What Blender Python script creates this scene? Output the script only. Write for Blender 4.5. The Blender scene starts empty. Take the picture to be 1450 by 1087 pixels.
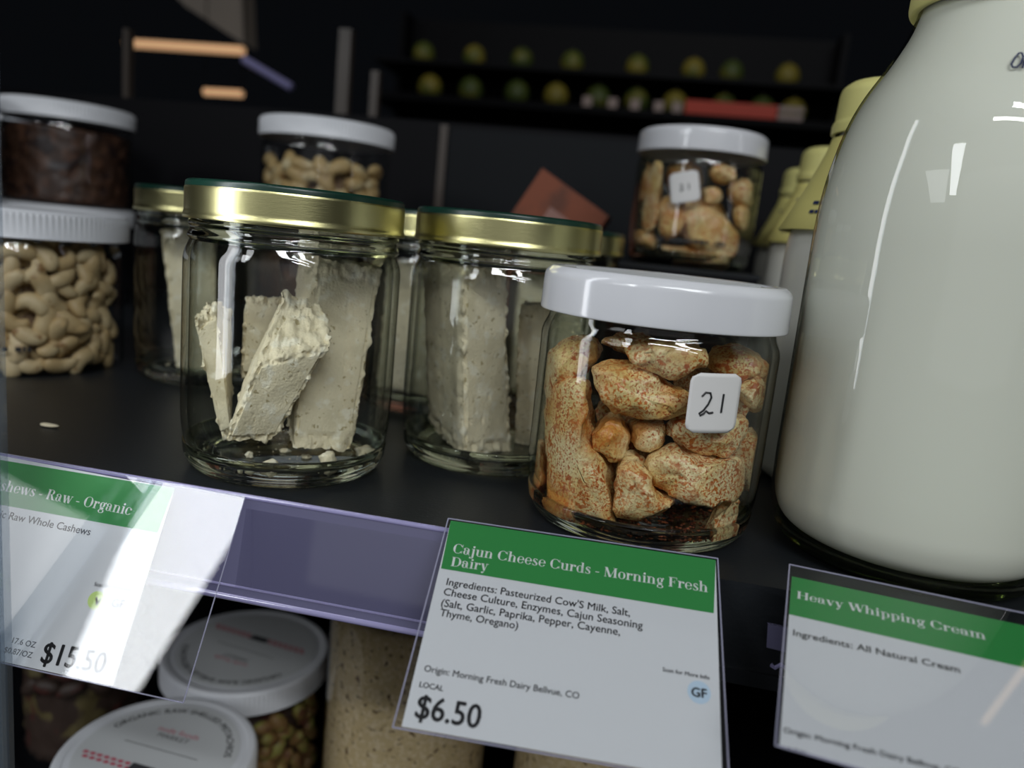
import bpy, bmesh, math, random
import numpy as np
from mathutils import Vector, Matrix, noise
random.seed(7)
S = 0.001                       # all coordinates below are millimetres
scene = bpy.context.scene
COL = scene.collection

# ------------------------------------------------------------------ camera
W_, H_ = 1450, 1087
FPX, PITCH, ROLL, YAW = 1080.35, .1843, .1017, -.1688
CAMP = np.array([0., -237.71, 98.11])
cy_, sy_ = math.cos(YAW), math.sin(YAW)
f0 = np.array([sy_, cy_, 0.]); r0 = np.array([cy_, -sy_, 0.]); u0 = np.array([0., 0., 1.])
CW = f0*math.cos(PITCH) - u0*math.sin(PITCH); u1 = u0*math.cos(PITCH) + f0*math.sin(PITCH)
CR = r0*math.cos(ROLL) + u1*math.sin(ROLL); CU = -r0*math.sin(ROLL) + u1*math.cos(ROLL)
cam_d = bpy.data.cameras.new('camera'); cam = bpy.data.objects.new('camera', cam_d); COL.objects.link(cam)
cam.matrix_world = Matrix(((CR[0], CU[0], -CW[0], CAMP[0]*S), (CR[1], CU[1], -CW[1], CAMP[1]*S),
                           (CR[2], CU[2], -CW[2], CAMP[2]*S), (0, 0, 0, 1)))
cam_d.sensor_width = 36; cam_d.lens = 36*FPX/W_; cam_d.clip_start = .005; cam_d.clip_end = 50
cam_d.dof.use_dof = True; cam_d.dof.focus_distance = .262; cam_d.dof.aperture_fstop = 7.2
scene.camera = cam

# ------------------------------------------------------------------ world, lights, exposure
world = bpy.data.worlds.new('world'); scene.world = world; world.use_nodes = True
world.node_tree.nodes['Background'].inputs[0].default_value = (.62, .72, .9, 1)
world.node_tree.nodes['Background'].inputs[1].default_value = .004
scene.view_settings.view_transform = 'Standard'; scene.view_settings.look = 'None'
scene.view_settings.exposure = -.12; scene.view_settings.gamma = 1
scene.view_settings.use_curve_mapping = False
try:
    scene.cycles.transparent_max_bounces = 48; scene.cycles.max_bounces = 16
    scene.cycles.transmission_bounces = 12; scene.cycles.glossy_bounces = 6
    scene.cycles.caustics_refractive = True; scene.cycles.caustics_reflective = False
    scene.cycles.sample_clamp_indirect = 6; scene.cycles.use_denoising = True
except Exception: pass

def area(name, loc, target, sx, sy, power, color=(1, 1, 1), spread=180):
    d = bpy.data.lights.new(name, 'AREA'); d.shape = 'RECTANGLE'; d.size = sx*S; d.size_y = sy*S
    d.energy = power; d.color = color; d.spread = math.radians(spread)
    o = bpy.data.objects.new(name, d); COL.objects.link(o)
    o.location = Vector(loc)*S
    q = (Vector(target) - Vector(loc)).normalized().to_track_quat('-Z', 'Y'); o.rotation_euler = q.to_euler()
    return o
def overhead_light(x, y, z, sx, sy, power, rz, name='ceiling_and_fill_light'):
    area(name, (x, y, z), (x, y, z-1000), sx, sy, power, (.95, .98, 1)).rotation_euler = (0, 0, math.radians(rz))
overhead_light(-1845, -3018, 1500, 375, 2600, 41, -28)
overhead_light(-2950, -3250, 1500, 1000, 2600, 27, -33)  # added wide panel whose reflection hazes and brightens the left card
overhead_light(900, -1500, 1650, 110, 1500, 14, 82)  # this and the next two are added fill strips for upright fronts
overhead_light(450, -1700, 1550, 110, 1500, 24, 84)
overhead_light(1400, -2300, 1550, 110, 1500, 27, 70)
area('overhead_fill', (100, -1050, 2000), (100, -950, 0), 2400, 1500, 1.5, (.93, .97, 1))  # added overhead fill, stronger on the front row than the rear
area('front_fill', (300, -3600, 700), (0, 0, 60), 4000, 2200, 8, (.95, .97, 1))  # added frontal fill behind the camera for general shop brightness
area('door_light_left', (-194, -39, 184), (-94, 5, 184), 21, 316, .20, (.95, .97, 1))
area('right_strip_light', (440, 110, 90), (40, 90, 90), 10, 900, .16, (.97, .98, 1))  # weak upright strip added for highlights on the cream bottle's right side
area('case_top_lamp', (330, 232, 600), (110, -30, 0), 6, 110, .004, (1, .68, .40))
area('aisle_fill', (-100, 950, 1100), (0, 1350, 400), 900, 300, .3, (1, .85, .66))  # added warm fill so the shelf across the aisle shows

# ------------------------------------------------------------------ helpers
def ray(px, py): return CW + CR*(px-W_/2)/FPX - CU*(py-H_/2)/FPX
def atz(px, py, z): d = ray(px, py); return CAMP + d*(z-CAMP[2])/d[2]
def aty(px, py, y): d = ray(px, py); return CAMP + d*(y-CAMP[1])/d[1]
def at_off(px, py, cx, cy, d):
    """point on the ray, d mm behind the vertical plane that faces the camera through (cx,cy)"""
    n = np.array([cx, cy, 0.]) - np.array([CAMP[0], CAMP[1], 0.]); n /= np.linalg.norm(n)
    q = np.array([cx, cy, 0.]) + n*d; v = ray(px, py)
    t = ((q-CAMP)@n)/(v@n); return CAMP + v*t
def cyl_hit(px, py, cx, cy, r):
    v = ray(px, py); o = CAMP - np.array([cx, cy, 0]); a = v[0]**2+v[1]**2; b = o[0]*v[0]+o[1]*v[1]; c = o[0]**2+o[1]**2-r*r
    t = (-b-math.sqrt(max(0, b*b-a*c)))/a; return CAMP+v*t

def tag(o, label=None, cat=None, group=None, kind=None):
    if label: o['label'] = label
    if cat: o['category'] = cat
    if group: o['group'] = group
    if kind: o['kind'] = kind
    return o
def thing(name, loc, label, cat, group=None):
    o = bpy.data.objects.new(name, None); o.empty_display_size = .01; COL.objects.link(o)
    o.location = Vector(loc)*S; return tag(o, label, cat, group)
def mk(name, verts, faces, mat, parent=None, world=False, smooth=True, loc=None, sharp=40, mats=None, fmat=None):
    """mesh object; verts in mm. world=True: verts are world coordinates (relative to parent's base or to loc)."""
    vs = np.array(verts, float)
    off = np.zeros(3)
    if world:
        if parent is not None:
            q = parent; 
            while q is not None: off += np.array(q.location)/S; q = q.parent
        elif loc is not None: off = np.array(loc, float)
        vs = vs - off
    me = bpy.data.meshes.new(name); me.from_pydata((vs*S).tolist(), [], [tuple(f) for f in faces]); me.validate(); me.update()
    bm = bmesh.new(); bm.from_mesh(me); bmesh.ops.recalc_face_normals(bm, faces=bm.faces[:]); bm.to_mesh(me); bm.free()
    for m in (mats or [mat]): me.materials.append(m)
    if fmat is not None and len(fmat) == len(me.polygons):
        for p, k in zip(me.polygons, fmat): p.material_index = k
    if smooth:
        for p in me.polygons: p.use_smooth = True
        me.set_sharp_from_angle(angle=math.radians(sharp))
    o = bpy.data.objects.new(name, me); COL.objects.link(o)
    if parent is not None: o.parent = parent
    elif loc is not None: o.location = Vector(loc)*S
    return o
def fillet(pts):
    """[(r,z[,rad])] -> polyline with rounded corners"""
    out = []
    for i, p in enumerate(pts):
        rad = p[2] if len(p) > 2 else 0
        P = np.array(p[:2], float)
        if rad <= 0 or i in (0, len(pts)-1): out.append(tuple(P)); continue
        A = np.array(pts[i-1][:2], float); B = np.array(pts[i+1][:2], float)
        da = A-P; db = B-P; la, lb = np.linalg.norm(da), np.linalg.norm(db)
        k = min(rad, la*.49, lb*.49); a = P+da/la*k; b = P+db/lb*k
        for t in np.linspace(0, 1, 6): out.append(tuple((1-t)**2*a+2*t*(1-t)*P+t*t*b))
    return out
def lathe_geo(prof, n=72, cx=0, cy=0, closed=False, rib=None):
    V, F = [], []; rings = []
    for r, z in prof:
        if r < 1e-6: V.append((cx, cy, z)); rings.append([len(V)-1])
        else:
            R = []
            for k in range(n):
                a = 2*math.pi*k/n; rr = r
                if rib and rib[0] <= z <= rib[1] and k % 2: rr = r-rib[2]
                V.append((cx+rr*math.cos(a), cy+rr*math.sin(a), z)); R.append(len(V)-1)
            rings.append(R)
    pairs = list(zip(rings[:-1], rings[1:]))
    if closed: pairs.append((rings[-1], rings[0]))
    for A, B in pairs:
        if len(A) == 1 and len(B) == 1: continue
        for k in range(n):
            j = (k+1) % n
            if len(A) == 1: F.append((A[0], B[k], B[j]))
            elif len(B) == 1: F.append((A[k], A[j], B[0]))
            else: F.append((A[k], A[j], B[j], B[k]))
    return V, F
def lathe(name, prof, mat, parent=None, n=72, closed=False, rib=None, sharp=40, loc=None):
    V, F = lathe_geo(prof, n, closed=closed, rib=rib)
    return mk(name, V, F, mat, parent, sharp=sharp, loc=loc)
def box_geo(x0, x1, y0, y1, z0, z1):
    V = [(x, y, z) for z in (z0, z1) for y in (y0, y1) for x in (x0, x1)]
    return V, [(0, 2, 3, 1), (4, 5, 7, 6), (0, 1, 5, 4), (2, 6, 7, 3), (0, 4, 6, 2), (1, 3, 7, 5)]
def join(geos):
    V, F = [], []
    for v, f in geos:
        k = len(V); V += list(v); F += [tuple(i+k for i in q) for q in f]
    return V, F
def box(name, b, mat, parent=None, loc=None, bevel=0, world=True):
    o = mk(name, *box_geo(*b), mat, parent, world=world, smooth=False, loc=loc)
    if bevel:
        m = o.modifiers.new('bevel', 'BEVEL'); m.width = bevel*S; m.segments = 2
    return o
def tube_geo(pts, r, n=8):
    pts = [Vector(p) for p in pts]; V, F = [], []
    for i, p in enumerate(pts):
        t = (pts[min(i+1, len(pts)-1)]-pts[max(i-1, 0)]).normalized()
        a = t.orthogonal().normalized() if i == 0 else (a0 - t*a0.dot(t)).normalized()
        a0 = a; b = t.cross(a)
        for k in range(n):
            w = 2*math.pi*k/n; V.append(tuple(p+a*math.cos(w)*r+b*math.sin(w)*r))
    for i in range(len(pts)-1):
        for k in range(n):
            j = (k+1) % n; F.append((i*n+k, i*n+j, (i+1)*n+j, (i+1)*n+k))
    F.append(tuple(range(n))[::-1]); F.append(tuple((len(pts)-1)*n+k for k in range(n)))
    return V, F
def dup(root, loc, label=None, group=None, rot=None):
    r = root.copy(); COL.objects.link(r); r.location = Vector(loc)*S
    if rot is not None: r.rotation_euler = rot
    if label: r['label'] = label
    if group: r['group'] = group
    for ch in list(root.children):
        c = ch.copy(); COL.objects.link(c); c.parent = r
        for g in list(ch.children):
            d = g.copy(); COL.objects.link(d); d.parent = c
    return r

# ------------------------------------------------------------------ materials
def newmat(name):
    m = bpy.data.materials.new(name); m.use_nodes = True; return m, m.node_tree.nodes, m.node_tree.links
def pbr(name, col, rough=.5, metal=0, spec=.5, sss=0, bump=None, coat=0):
    m, N, L = newmat(name); b = N['Principled BSDF']
    b.inputs['Base Color'].default_value = (*col, 1); b.inputs['Roughness'].default_value = rough
    b.inputs['Metallic'].default_value = metal; b.inputs['Specular IOR Level'].default_value = spec
    b.inputs['Coat Weight'].default_value = coat; b.inputs['Coat Roughness'].default_value = .03
    if sss:
        b.inputs['Subsurface Weight'].default_value = sss; b.inputs['Subsurface Scale'].default_value = .004
        b.inputs['Subsurface Radius'].default_value = (1, .8, .6)
    if bump:
        tc = N.new('ShaderNodeTexCoord'); mp = N.new('ShaderNodeMapping'); nz = N.new('ShaderNodeTexNoise'); bp = N.new('ShaderNodeBump')
        mp.inputs['Scale'].default_value = bump[2] if len(bump) > 2 else (1, 1, 1)
        nz.inputs['Scale'].default_value = bump[0]; nz.inputs['Detail'].default_value = 4
        bp.inputs['Strength'].default_value = bump[1]; bp.inputs['Distance'].default_value = .0005
        L.new(tc.outputs['Object'], mp.inputs[0]); L.new(mp.outputs[0], nz.inputs['Vector'])
        L.new(nz.outputs[0], bp.inputs['Height']); L.new(bp.outputs[0], b.inputs['Normal'])
    return m
def thin_clear(name, face=(.97, .98, .97), edge=(.45, .5, .44), rough=.01, refl=1., wob=0, diff=None, wscale=60):
    """clear wall: what passes straight through, tinted by the longer way at grazing angles, plus a mirror part"""
    m, N, L = newmat(name); N.remove(N['Principled BSDF']); out = N['Material Output']
    lw = N.new('ShaderNodeLayerWeight'); lw.inputs['Blend'].default_value = .5
    def math_(op, a, b):
        q = N.new('ShaderNodeMath'); q.operation = op
        for i, x in enumerate((a, b)):
            if hasattr(x, 'is_output'): L.new(x, q.inputs[i])
            else: q.inputs[i].default_value = x
        return q.outputs[0]
    fac = math_('ADD', math_('MULTIPLY', math_('POWER', lw.outputs['Facing'], 5), .9*refl), .045*refl)
    mx = N.new('ShaderNodeMix'); mx.data_type = 'RGBA'; L.new(math_('POWER', lw.outputs['Facing'], 3.2), mx.inputs['Factor'])
    mx.inputs['A'].default_value = (*face, 1); mx.inputs['B'].default_value = (*edge, 1)
    tr = N.new('ShaderNodeBsdfTransparent'); L.new(mx.outputs['Result'], tr.inputs[0])
    gl = N.new('ShaderNodeBsdfGlossy'); gl.inputs['Roughness'].default_value = rough
    if wob:
        tc = N.new('ShaderNodeTexCoord'); nz = N.new('ShaderNodeTexNoise'); bp = N.new('ShaderNodeBump')
        nz.inputs['Scale'].default_value = wscale; nz.inputs['Detail'].default_value = 2; bp.inputs['Strength'].default_value = wob
        bp.inputs['Distance'].default_value = .002
        L.new(tc.outputs['Object'], nz.inputs['Vector']); L.new(nz.outputs[0], bp.inputs['Height']); L.new(bp.outputs[0], gl.inputs['Normal'])
    ms = N.new('ShaderNodeMixShader'); L.new(fac, ms.inputs[0]); 
    src = tr.outputs[0]
    if diff:
        df = N.new('ShaderNodeBsdfDiffuse'); df.inputs[0].default_value = (*diff[:3], 1)
        m2 = N.new('ShaderNodeMixShader'); m2.inputs[0].default_value = diff[3]; L.new(src, m2.inputs[1]); L.new(df.outputs[0], m2.inputs[2]); src = m2.outputs[0]
    L.new(src, ms.inputs[1]); L.new(gl.outputs[0], ms.inputs[2]); L.new(ms.outputs[0], out.inputs[0])
    return m
def solid_glass(name, col=(.93, .97, .93), rough=0.):
    m, N, L = newmat(name); N.remove(N['Principled BSDF'])
    g = N.new('ShaderNodeBsdfGlass'); g.inputs['Color'].default_value = (*col, 1); g.inputs['Roughness'].default_value = rough; g.inputs['IOR'].default_value = 1.5
    L.new(g.outputs[0], N['Material Output'].inputs[0]); return m
def speckled(name, base, layers, rough=.5, bump=(180, .5), sss=0., coat=0, spec=.5):
    """base colour and [(colour, noise scale, lo, hi)] patches laid over it"""
    m, N, L = newmat(name); b = N['Principled BSDF']; b.inputs['Roughness'].default_value = rough
    b.inputs['Specular IOR Level'].default_value = spec
    b.inputs['Coat Weight'].default_value = coat; b.inputs['Coat Roughness'].default_value = .2
    tc = N.new('ShaderNodeTexCoord'); oi = N.new('ShaderNodeObjectInfo'); ad = N.new('ShaderNodeVectorMath'); ad.operation = 'ADD'
    L.new(tc.outputs['Object'], ad.inputs[0]); L.new(oi.outputs['Location'], ad.inputs[1])
    rgb = N.new('ShaderNodeRGB'); rgb.outputs[0].default_value = (*base, 1); cur = rgb.outputs[0]
    for i, lay in enumerate(layers):
        c, sc, lo, hi = lay[:4]; msc = lay[4] if len(lay) > 4 else 0
        nz = N.new('ShaderNodeTexNoise'); nz.inputs['Scale'].default_value = sc; nz.inputs['Detail'].default_value = 4
        of = N.new('ShaderNodeVectorMath'); of.operation = 'ADD'; of.inputs[1].default_value = (i*3.1, i*1.7, i*.9)
        L.new(ad.outputs[0], of.inputs[0]); L.new(of.outputs[0], nz.inputs['Vector'])
        mr = N.new('ShaderNodeMapRange'); mr.inputs['From Min'].default_value = lo; mr.inputs['From Max'].default_value = hi
        L.new(nz.outputs[0], mr.inputs['Value'])
        fo = mr.outputs[0]
        if msc:
            nm = N.new('ShaderNodeTexNoise'); nm.inputs['Scale'].default_value = msc; nm.inputs['Detail'].default_value = 3
            L.new(of.outputs[0], nm.inputs['Vector']); m2 = N.new('ShaderNodeMapRange'); m2.inputs['From Min'].default_value = .40; m2.inputs['From Max'].default_value = .56
            m2.inputs['To Min'].default_value = .22
            L.new(nm.outputs[0], m2.inputs['Value']); mu = N.new('ShaderNodeMath'); mu.operation = 'MULTIPLY'
            L.new(fo, mu.inputs[0]); L.new(m2.outputs[0], mu.inputs[1]); fo = mu.outputs[0]
        mx = N.new('ShaderNodeMix'); mx.data_type = 'RGBA'; L.new(fo, mx.inputs['Factor']); L.new(cur, mx.inputs['A'])
        mx.inputs['B'].default_value = (*c, 1); cur = mx.outputs['Result']
    L.new(cur, b.inputs['Base Color'])
    nz = N.new('ShaderNodeTexNoise'); nz.inputs['Scale'].default_value = bump[0]; nz.inputs['Detail'].default_value = 6
    bp = N.new('ShaderNodeBump'); bp.inputs['Strength'].default_value = bump[1]; bp.inputs['Distance'].default_value = .0008
    L.new(ad.outputs[0], nz.inputs['Vector']); L.new(nz.outputs[0], bp.inputs['Height']); L.new(bp.outputs[0], b.inputs['Normal'])
    return m
def emit(name, col, k):
    m, N, L = newmat(name); b = N['Principled BSDF']; b.inputs['Base Color'].default_value = (*col, 1)
    b.inputs['Emission Color'].default_value = (*col, 1); b.inputs['Emission Strength'].default_value = k; return m

M = {}
M['glass'] = thin_clear('jar_glass', edge=(.30, .34, .29), wob=.05, refl=1.05)
M['glass_in'] = thin_clear('jar_glass_inside', edge=(.55, .58, .52), wob=.10, wscale=45, refl=.9)
M['pet'] = thin_clear('clear_plastic_jar', face=(.93, .94, .95), edge=(.4, .42, .44), wob=.03)
M['base_glass'] = solid_glass('thick_glass', (.95, .975, .95))
M['gold'] = pbr('brushed_gold_tin', (.66, .62, .31), .29, 1, bump=(900, .12, (.25, .25, 6)))
M['green_tin'] = pbr('dark_green_enamel', (.006, .03, .02), .3)
M['white_gloss'] = pbr('white_glossy_plastic', (.71, .72, .755), .16, coat=.4)
M['white_rib'] = pbr('white_ribbed_plastic', (.76, .78, .82), .4)
M['shelf'] = pbr('black_shelf_steel', (.010, .012, .0145), .42, spec=.45, bump=(700, .15))
M['black'] = pbr('black_case_lining', (.005, .005, .0065), .55, spec=.12)
M['dark_panel'] = pbr('dark_grey_panel', (.006, .0075, .0095), .5, spec=.15)
M['paper'] = pbr('white_card_paper', (.68, .71, .71), .5)
M['header'] = pbr('green_print', (.025, .25, .05), .5)
M['ink'] = pbr('black_ink', (.012, .013, .015), .5)
M['grey_ink'] = pbr('grey_ink', (.06, .06, .065), .5)
M['title'] = pbr('pale_print', (.74, .78, .74), .5)
M['badge_blue'] = pbr('pale_blue_print', (.50, .66, .78), .5)
M['badge_green'] = pbr('lime_print', (.56, .76, .22), .5)
M['badge_pale'] = pbr('faint_blue_print', (.70, .76, .80), .5)
M['sleeve'] = thin_clear('clear_sleeve', face=(.97, .97, .98), edge=(.8, .8, .9), refl=1.0)
M['sleeve_edge'] = thin_clear('sleeve_edge', face=(.7, .7, .8), edge=(.5, .5, .7), diff=(.62, .62, .78, .45))
M['strip'] = thin_clear('lilac_ticket_strip', face=(.46, .45, .54), edge=(.35, .34, .45), rough=.16, refl=1.8, diff=(.36, .35, .57, .34))
M['strip_edge'] = thin_clear('lilac_strip_edge', face=(.6, .58, .75), edge=(.5, .48, .7), rough=.06, refl=2.2, diff=(.55, .52, .85, .55))
M['milk'] = pbr('cream', (.75, .76, .68), .55, sss=.1)
M['bottle_glass'] = thin_clear('bottle_glass', face=(.97, .98, .96), edge=(.5, .5, .42), wob=.06, wscale=30)
M['base_glass_green'] = solid_glass('green_tinged_glass', (.80, .84, .66))
M['yellow'] = pbr('yellow_plastic', (.72, .68, .26), .45)
M['yellow_tag'] = pbr('yellow_paper', (.70, .64, .22), .6)
M['navy'] = pbr('navy_ink', (.02, .03, .10), .5)
M['sticker'] = pbr('white_sticker', (.72, .71, .70), .55)
M['cheese'] = speckled('crumbly_cheese', (.79, .70, .50), [((.66, .58, .40), 60, .5, .7), ((.84, .78, .62), 200, .55, .65), ((.44, .36, .2), 420, .635, .68)], .8, (1200, .5))
M['curd'] = speckled('spiced_cheese_curd', (.86, .71, .40), [((.80, .60, .24), 70, .42, .62), ((.66, .30, .06), 52, .49, .70), ((.60, .18, .03), 850, .50, .58, 75), ((.44, .09, .015), 1300, .55, .62, 60), ((.46, .11, .02), 330, .57, .64, 90), ((.05, .03, .02), 800, .70, .73)], .42, (800, .55), coat=.25)
M['spice'] = speckled('red_spice', (.16, .035, .012), [((.34, .09, .02), 400, .5, .6)], .7, (900, .8))
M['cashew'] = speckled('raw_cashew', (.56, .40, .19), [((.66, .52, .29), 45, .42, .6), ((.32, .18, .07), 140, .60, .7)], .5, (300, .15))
M['cashew_shade'] = speckled('cashew_shade_tone', (.20, .12, .06), [((.4, .28, .15), 90, .5, .6)], .7, (150, .6))  # darker cashew copy; shade inside the heap is put into its colour
M['roast'] = speckled('roasted_cashew', (.50, .35, .15), [((.62, .52, .30), 60, .5, .62), ((.26, .14, .05), 160, .58, .7)], .5, (300, .2))
M['brown'] = speckled('brown_nuts', (.060, .028, .016), [((.12, .055, .03), 90, .5, .65), ((.025, .012, .01), 60, .55, .6)], .5, (120, 1.))
M['meal'] = speckled('ground_nut_meal', (.66, .50, .26), [((.78, .62, .38), 420, .5, .6), ((.14, .075, .03), 300, .60, .66)], .8, (700, .6))
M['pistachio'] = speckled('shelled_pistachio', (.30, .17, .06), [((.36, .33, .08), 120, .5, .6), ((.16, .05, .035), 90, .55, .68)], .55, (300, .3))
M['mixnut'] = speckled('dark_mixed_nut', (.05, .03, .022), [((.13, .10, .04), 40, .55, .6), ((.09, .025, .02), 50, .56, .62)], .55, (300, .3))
M['label_white'] = pbr('white_lid_label', (.66, .68, .69), .45)
M['pink'] = pbr('dusty_red_print', (.60, .12, .17), .5)
M['carton'] = speckled('red_brown_carton', (.22, .055, .02), [((.12, .035, .015), 30, .5, .65)], .6, (80, .2))
M['red'] = pbr('red_price_rail', (.75, .06, .02), .5)
M['palepink'] = pbr('pale_price_tag', (.5, .38, .34), .5)
M['produce_y'] = speckled('yellow_green_produce', (.26, .21, .03), [((.10, .13, .02), 18, .45, .6)], .5, (60, .2))
M['produce_g'] = speckled('green_produce', (.07, .10, .02), [((.17, .16, .025), 20, .5, .6)], .5, (60, .2))
M['warm'] = emit('warm_tube', (1, .58, .30), .45)
M['post'] = pbr('brown_post', (.07, .055, .045), .4)
M['beam'] = pbr('beige_beam', (.30, .26, .22), .6)
M['lilac'] = pbr('lilac_reflection', (.42, .40, .75), .4)
M['door_edge'] = thin_clear('door_edge_plastic', face=(.80, .84, .88), edge=(.5, .58, .65), rough=.1, refl=1.2, diff=(.45, .54, .62, .16))
M['door_seal'] = thin_clear('door_seal_plastic', face=(.86, .88, .9), edge=(.6, .65, .7), refl=1., diff=(.4, .46, .52, .07))
M['door_glass'] = thin_clear('door_glass', face=(.94, .96, .97), edge=(.7, .8, .8), refl=1.1, diff=(.3, .33, .4, .012))

# ------------------------------------------------------------------ lettering
def sans_geo(text, bold=0.):
    cu = bpy.data.curves.new('t', 'FONT'); cu.body = text; cu.resolution_u = 3
    o = bpy.data.objects.new('t', cu); COL.objects.link(o)
    dg = bpy.context.evaluated_depsgraph_get(); dg.update()
    me = bpy.data.meshes.new_from_object(o.evaluated_get(dg))
    V = [(v.co.x, v.co.y) for v in me.vertices]; F = [tuple(p.vertices) for p in me.polygons]
    bpy.data.objects.remove(o); bpy.data.curves.remove(cu); bpy.data.meshes.remove(me)
    if bold: return join([([(x+dx, y+dy) for x, y in V], F) for dx, dy in ((-bold, 0), (bold, 0), (0, bold*.7), (0, -bold*.7))])
    return V, F
def _rect(x0, y0, x1, y1): return [(x0, y0), (x1, y0), (x1, y1), (x0, y1)], [(0, 1, 2, 3)]
def _ring(cx, cy, rx, ry, a0=0, a1=360, T=.125, t=.03, n=28):
    V, F = [], []
    for i in range(n+1):
        a = math.radians(a0+(a1-a0)*i/n); c, s = math.cos(a), math.sin(a)
        w = t+(T-t)*abs(c)**1.6
        V += [(cx+rx*c, cy+ry*s), (cx+(rx-w)*c, cy+(ry-max(t, w*.35))*s)]
        if i: k = 2*i; F.append((k-2, k-1, k+1, k))
    return V, F
def _dot(cx, cy, r): 
    return [(cx+r*math.cos(a), cy+r*math.sin(a)) for a in np.linspace(0, 2*math.pi, 14, endpoint=False)], [tuple(range(14))]
def _line(x0, y0, x1, y1, w):
    return [(x0-w/2, y0), (x0+w/2, y0), (x1+w/2, y1), (x1-w/2, y1)], [(0, 1, 2, 3)]
T_, t_ = .125, .03
def _stem(x, y0, y1, bot=True, top=None, w=T_):
    g = [_rect(x-w/2, y0, x+w/2, y1)]
    if bot: g.append(_rect(x-w/2-.06, y0, x+w/2+.06, y0+t_))
    if top == 'l': g.append(_rect(x-w/2-.07, y1-t_, x, y1))
    if top == 'b': g.append(_rect(x-w/2-.06, y1-t_, x+w/2+.06, y1))
    return g
def _arch(x0, x1, top=.5):   # from stem x0 over to stem x1
    c = (x0+x1)/2+.015; rx = x1+T_/2-c
    return [_ring(c, top-.2, rx, .2, 0, 165, T_, t_)]
XH, CH, AH = .5, .7, .75
def glyph(ch):
    g = []
    if ch == ' ': return g, .24
    if ch == '-': return [_rect(.03, .2, .27, .25)], .31
    if ch == 'o': return [_ring(.26, .25, .235, .26)], .52
    if ch == 'e': return [_ring(.25, .25, .23, .26, 0, 330), _rect(.1, .25, .45, .28)], .49
    if ch == 'c': return [_ring(.25, .25, .23, .26, 40, 325), _dot(.40, .38, .065)], .47
    if ch == 'a': return [_ring(.2, .16, .18, .17), _ring(.2, .33, .21, .18, 0, 150), _dot(.085, .38, .06), _rect(.285, .06, .41, .34), _ring(.44, .09, .09, .1, 180, 300, .06, .03)], .51
    if ch == 's': return [_ring(.2, .37, .15, .14, 30, 250, .1), _ring(.2, .135, .17, .145, -150, 90, .11), _line(.12, .36, .3, .16, .14), _rect(.04, .0, .06, .16), _rect(.32, .36, .34, .5)], .40
    if ch == 'u': return _stem(.13, .12, XH, False, 'l')+_stem(.43, 0, XH, False, 'l')+[_ring(.28, .17, .2125, .18, 180, 330), _rect(.43, 0, .55, .03)], .58
    if ch == 'n': return _stem(.13, 0, XH, True, 'l')+_stem(.44, 0, .3)+_arch(.13, .44), .60
    if ch == 'h': return _stem(.13, 0, AH, True, 'l')+_stem(.44, 0, .3)+_arch(.13, .44), .60
    if ch == 'm': return _stem(.13, 0, XH, True, 'l')+_stem(.43, 0, .3)+_stem(.73, 0, .3)+_arch(.13, .43)+_arch(.43, .73), .88
    if ch == 'r': return _stem(.13, 0, XH, True, 'l')+[_ring(.30, .3, .14, .2, 60, 165, .08), _dot(.36, .42, .07)], .43
    if ch == 'i': return _stem(.14, 0, XH, True, 'l')+[_dot(.14, .65, .075)], .29
    if ch == 'j': return _stem(.16, -.08, XH, False, 'l')+[_dot(.16, .65, .075), _ring(.05, -.08, .1725, .15, -110, 0), _dot(0, -.18, .06)], .30
    if ch == 'd': return [_ring(.24, .25, .215, .26)]+_stem(.41, 0, AH, False, 'l')+[_rect(.41, 0, .53, .03)], .56
    if ch == 'p': return [_ring(.31, .25, .215, .26)]+_stem(.14, -.22, XH, True, 'l'), .56
    if ch == 'g': return [_ring(.23, .33, .19, .18), _ring(.24, -.1, .21, .13, T=.09), _rect(.12, .04, .38, .13), _line(.13, .06, .12, .18, .05), _dot(.44, .47, .055)], .50
    if ch == 'y': return [_line(.10, .5, .27, 0, .14), _line(.42, .5, .24, -.12, .035), _dot(.15, -.16, .065), _rect(.0, .47, .22, .5), _rect(.33, .47, .52, .5), _ring(.17, -.12, .08, .1, 180, 360, .05)], .52
    if ch == 'v': return [_line(.10, .5, .27, 0, .14), _line(.43, .5, .28, 0, .035), _rect(.0, .47, .22, .5), _rect(.34, .47, .52, .5)], .52
    if ch == 'w': return [_line(.10, .5, .25, 0, .14), _line(.38, .5, .26, 0, .035), _line(.38, .5, .53, 0, .14), _line(.68, .5, .54, 0, .035), _rect(.0, .47, .22, .5), _rect(.3, .47, .48, .5), _rect(.6, .47, .76, .5)], .76
    if ch in 'CGO':
        R = [_ring(.36, .35, .33, .36, *((0, 360) if ch == 'O' else (35, 325)), T=.15)]
        if ch == 'C': R += [_rect(.62, .46, .645, .7), _rect(.62, .02, .645, .22)]
        return R, .70 if ch == 'C' else .73
    if ch == 'D': return _stem(.16, 0, CH, True, 'b', .15)+[_ring(.3, .35, .38, .35, -90, 90, .15), _rect(.1, 0, .32, t_), _rect(.1, CH-t_, .32, CH)], .72
    if ch == 'M': return _stem(.11, 0, CH, True, 'b', .035)+_stem(.74, 0, CH, True, 'b', .14)+[_line(.14, .7, .42, 0, .15), _line(.72, .7, .43, 0, .035)], .90
    if ch == 'F': return _stem(.16, 0, CH, True, 'b', .15)+[_rect(.16, CH-t_, .56, CH), _rect(.2, .35, .42, .35+t_), _rect(.535, .5, .56, .7), _rect(.4, .25, .425, .48)], .60
    if ch == 'H': return _stem(.16, 0, CH, True, 'b', .15)+_stem(.62, 0, CH, True, 'b', .15)+[_rect(.2, .34, .6, .34+t_)], .78
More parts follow.
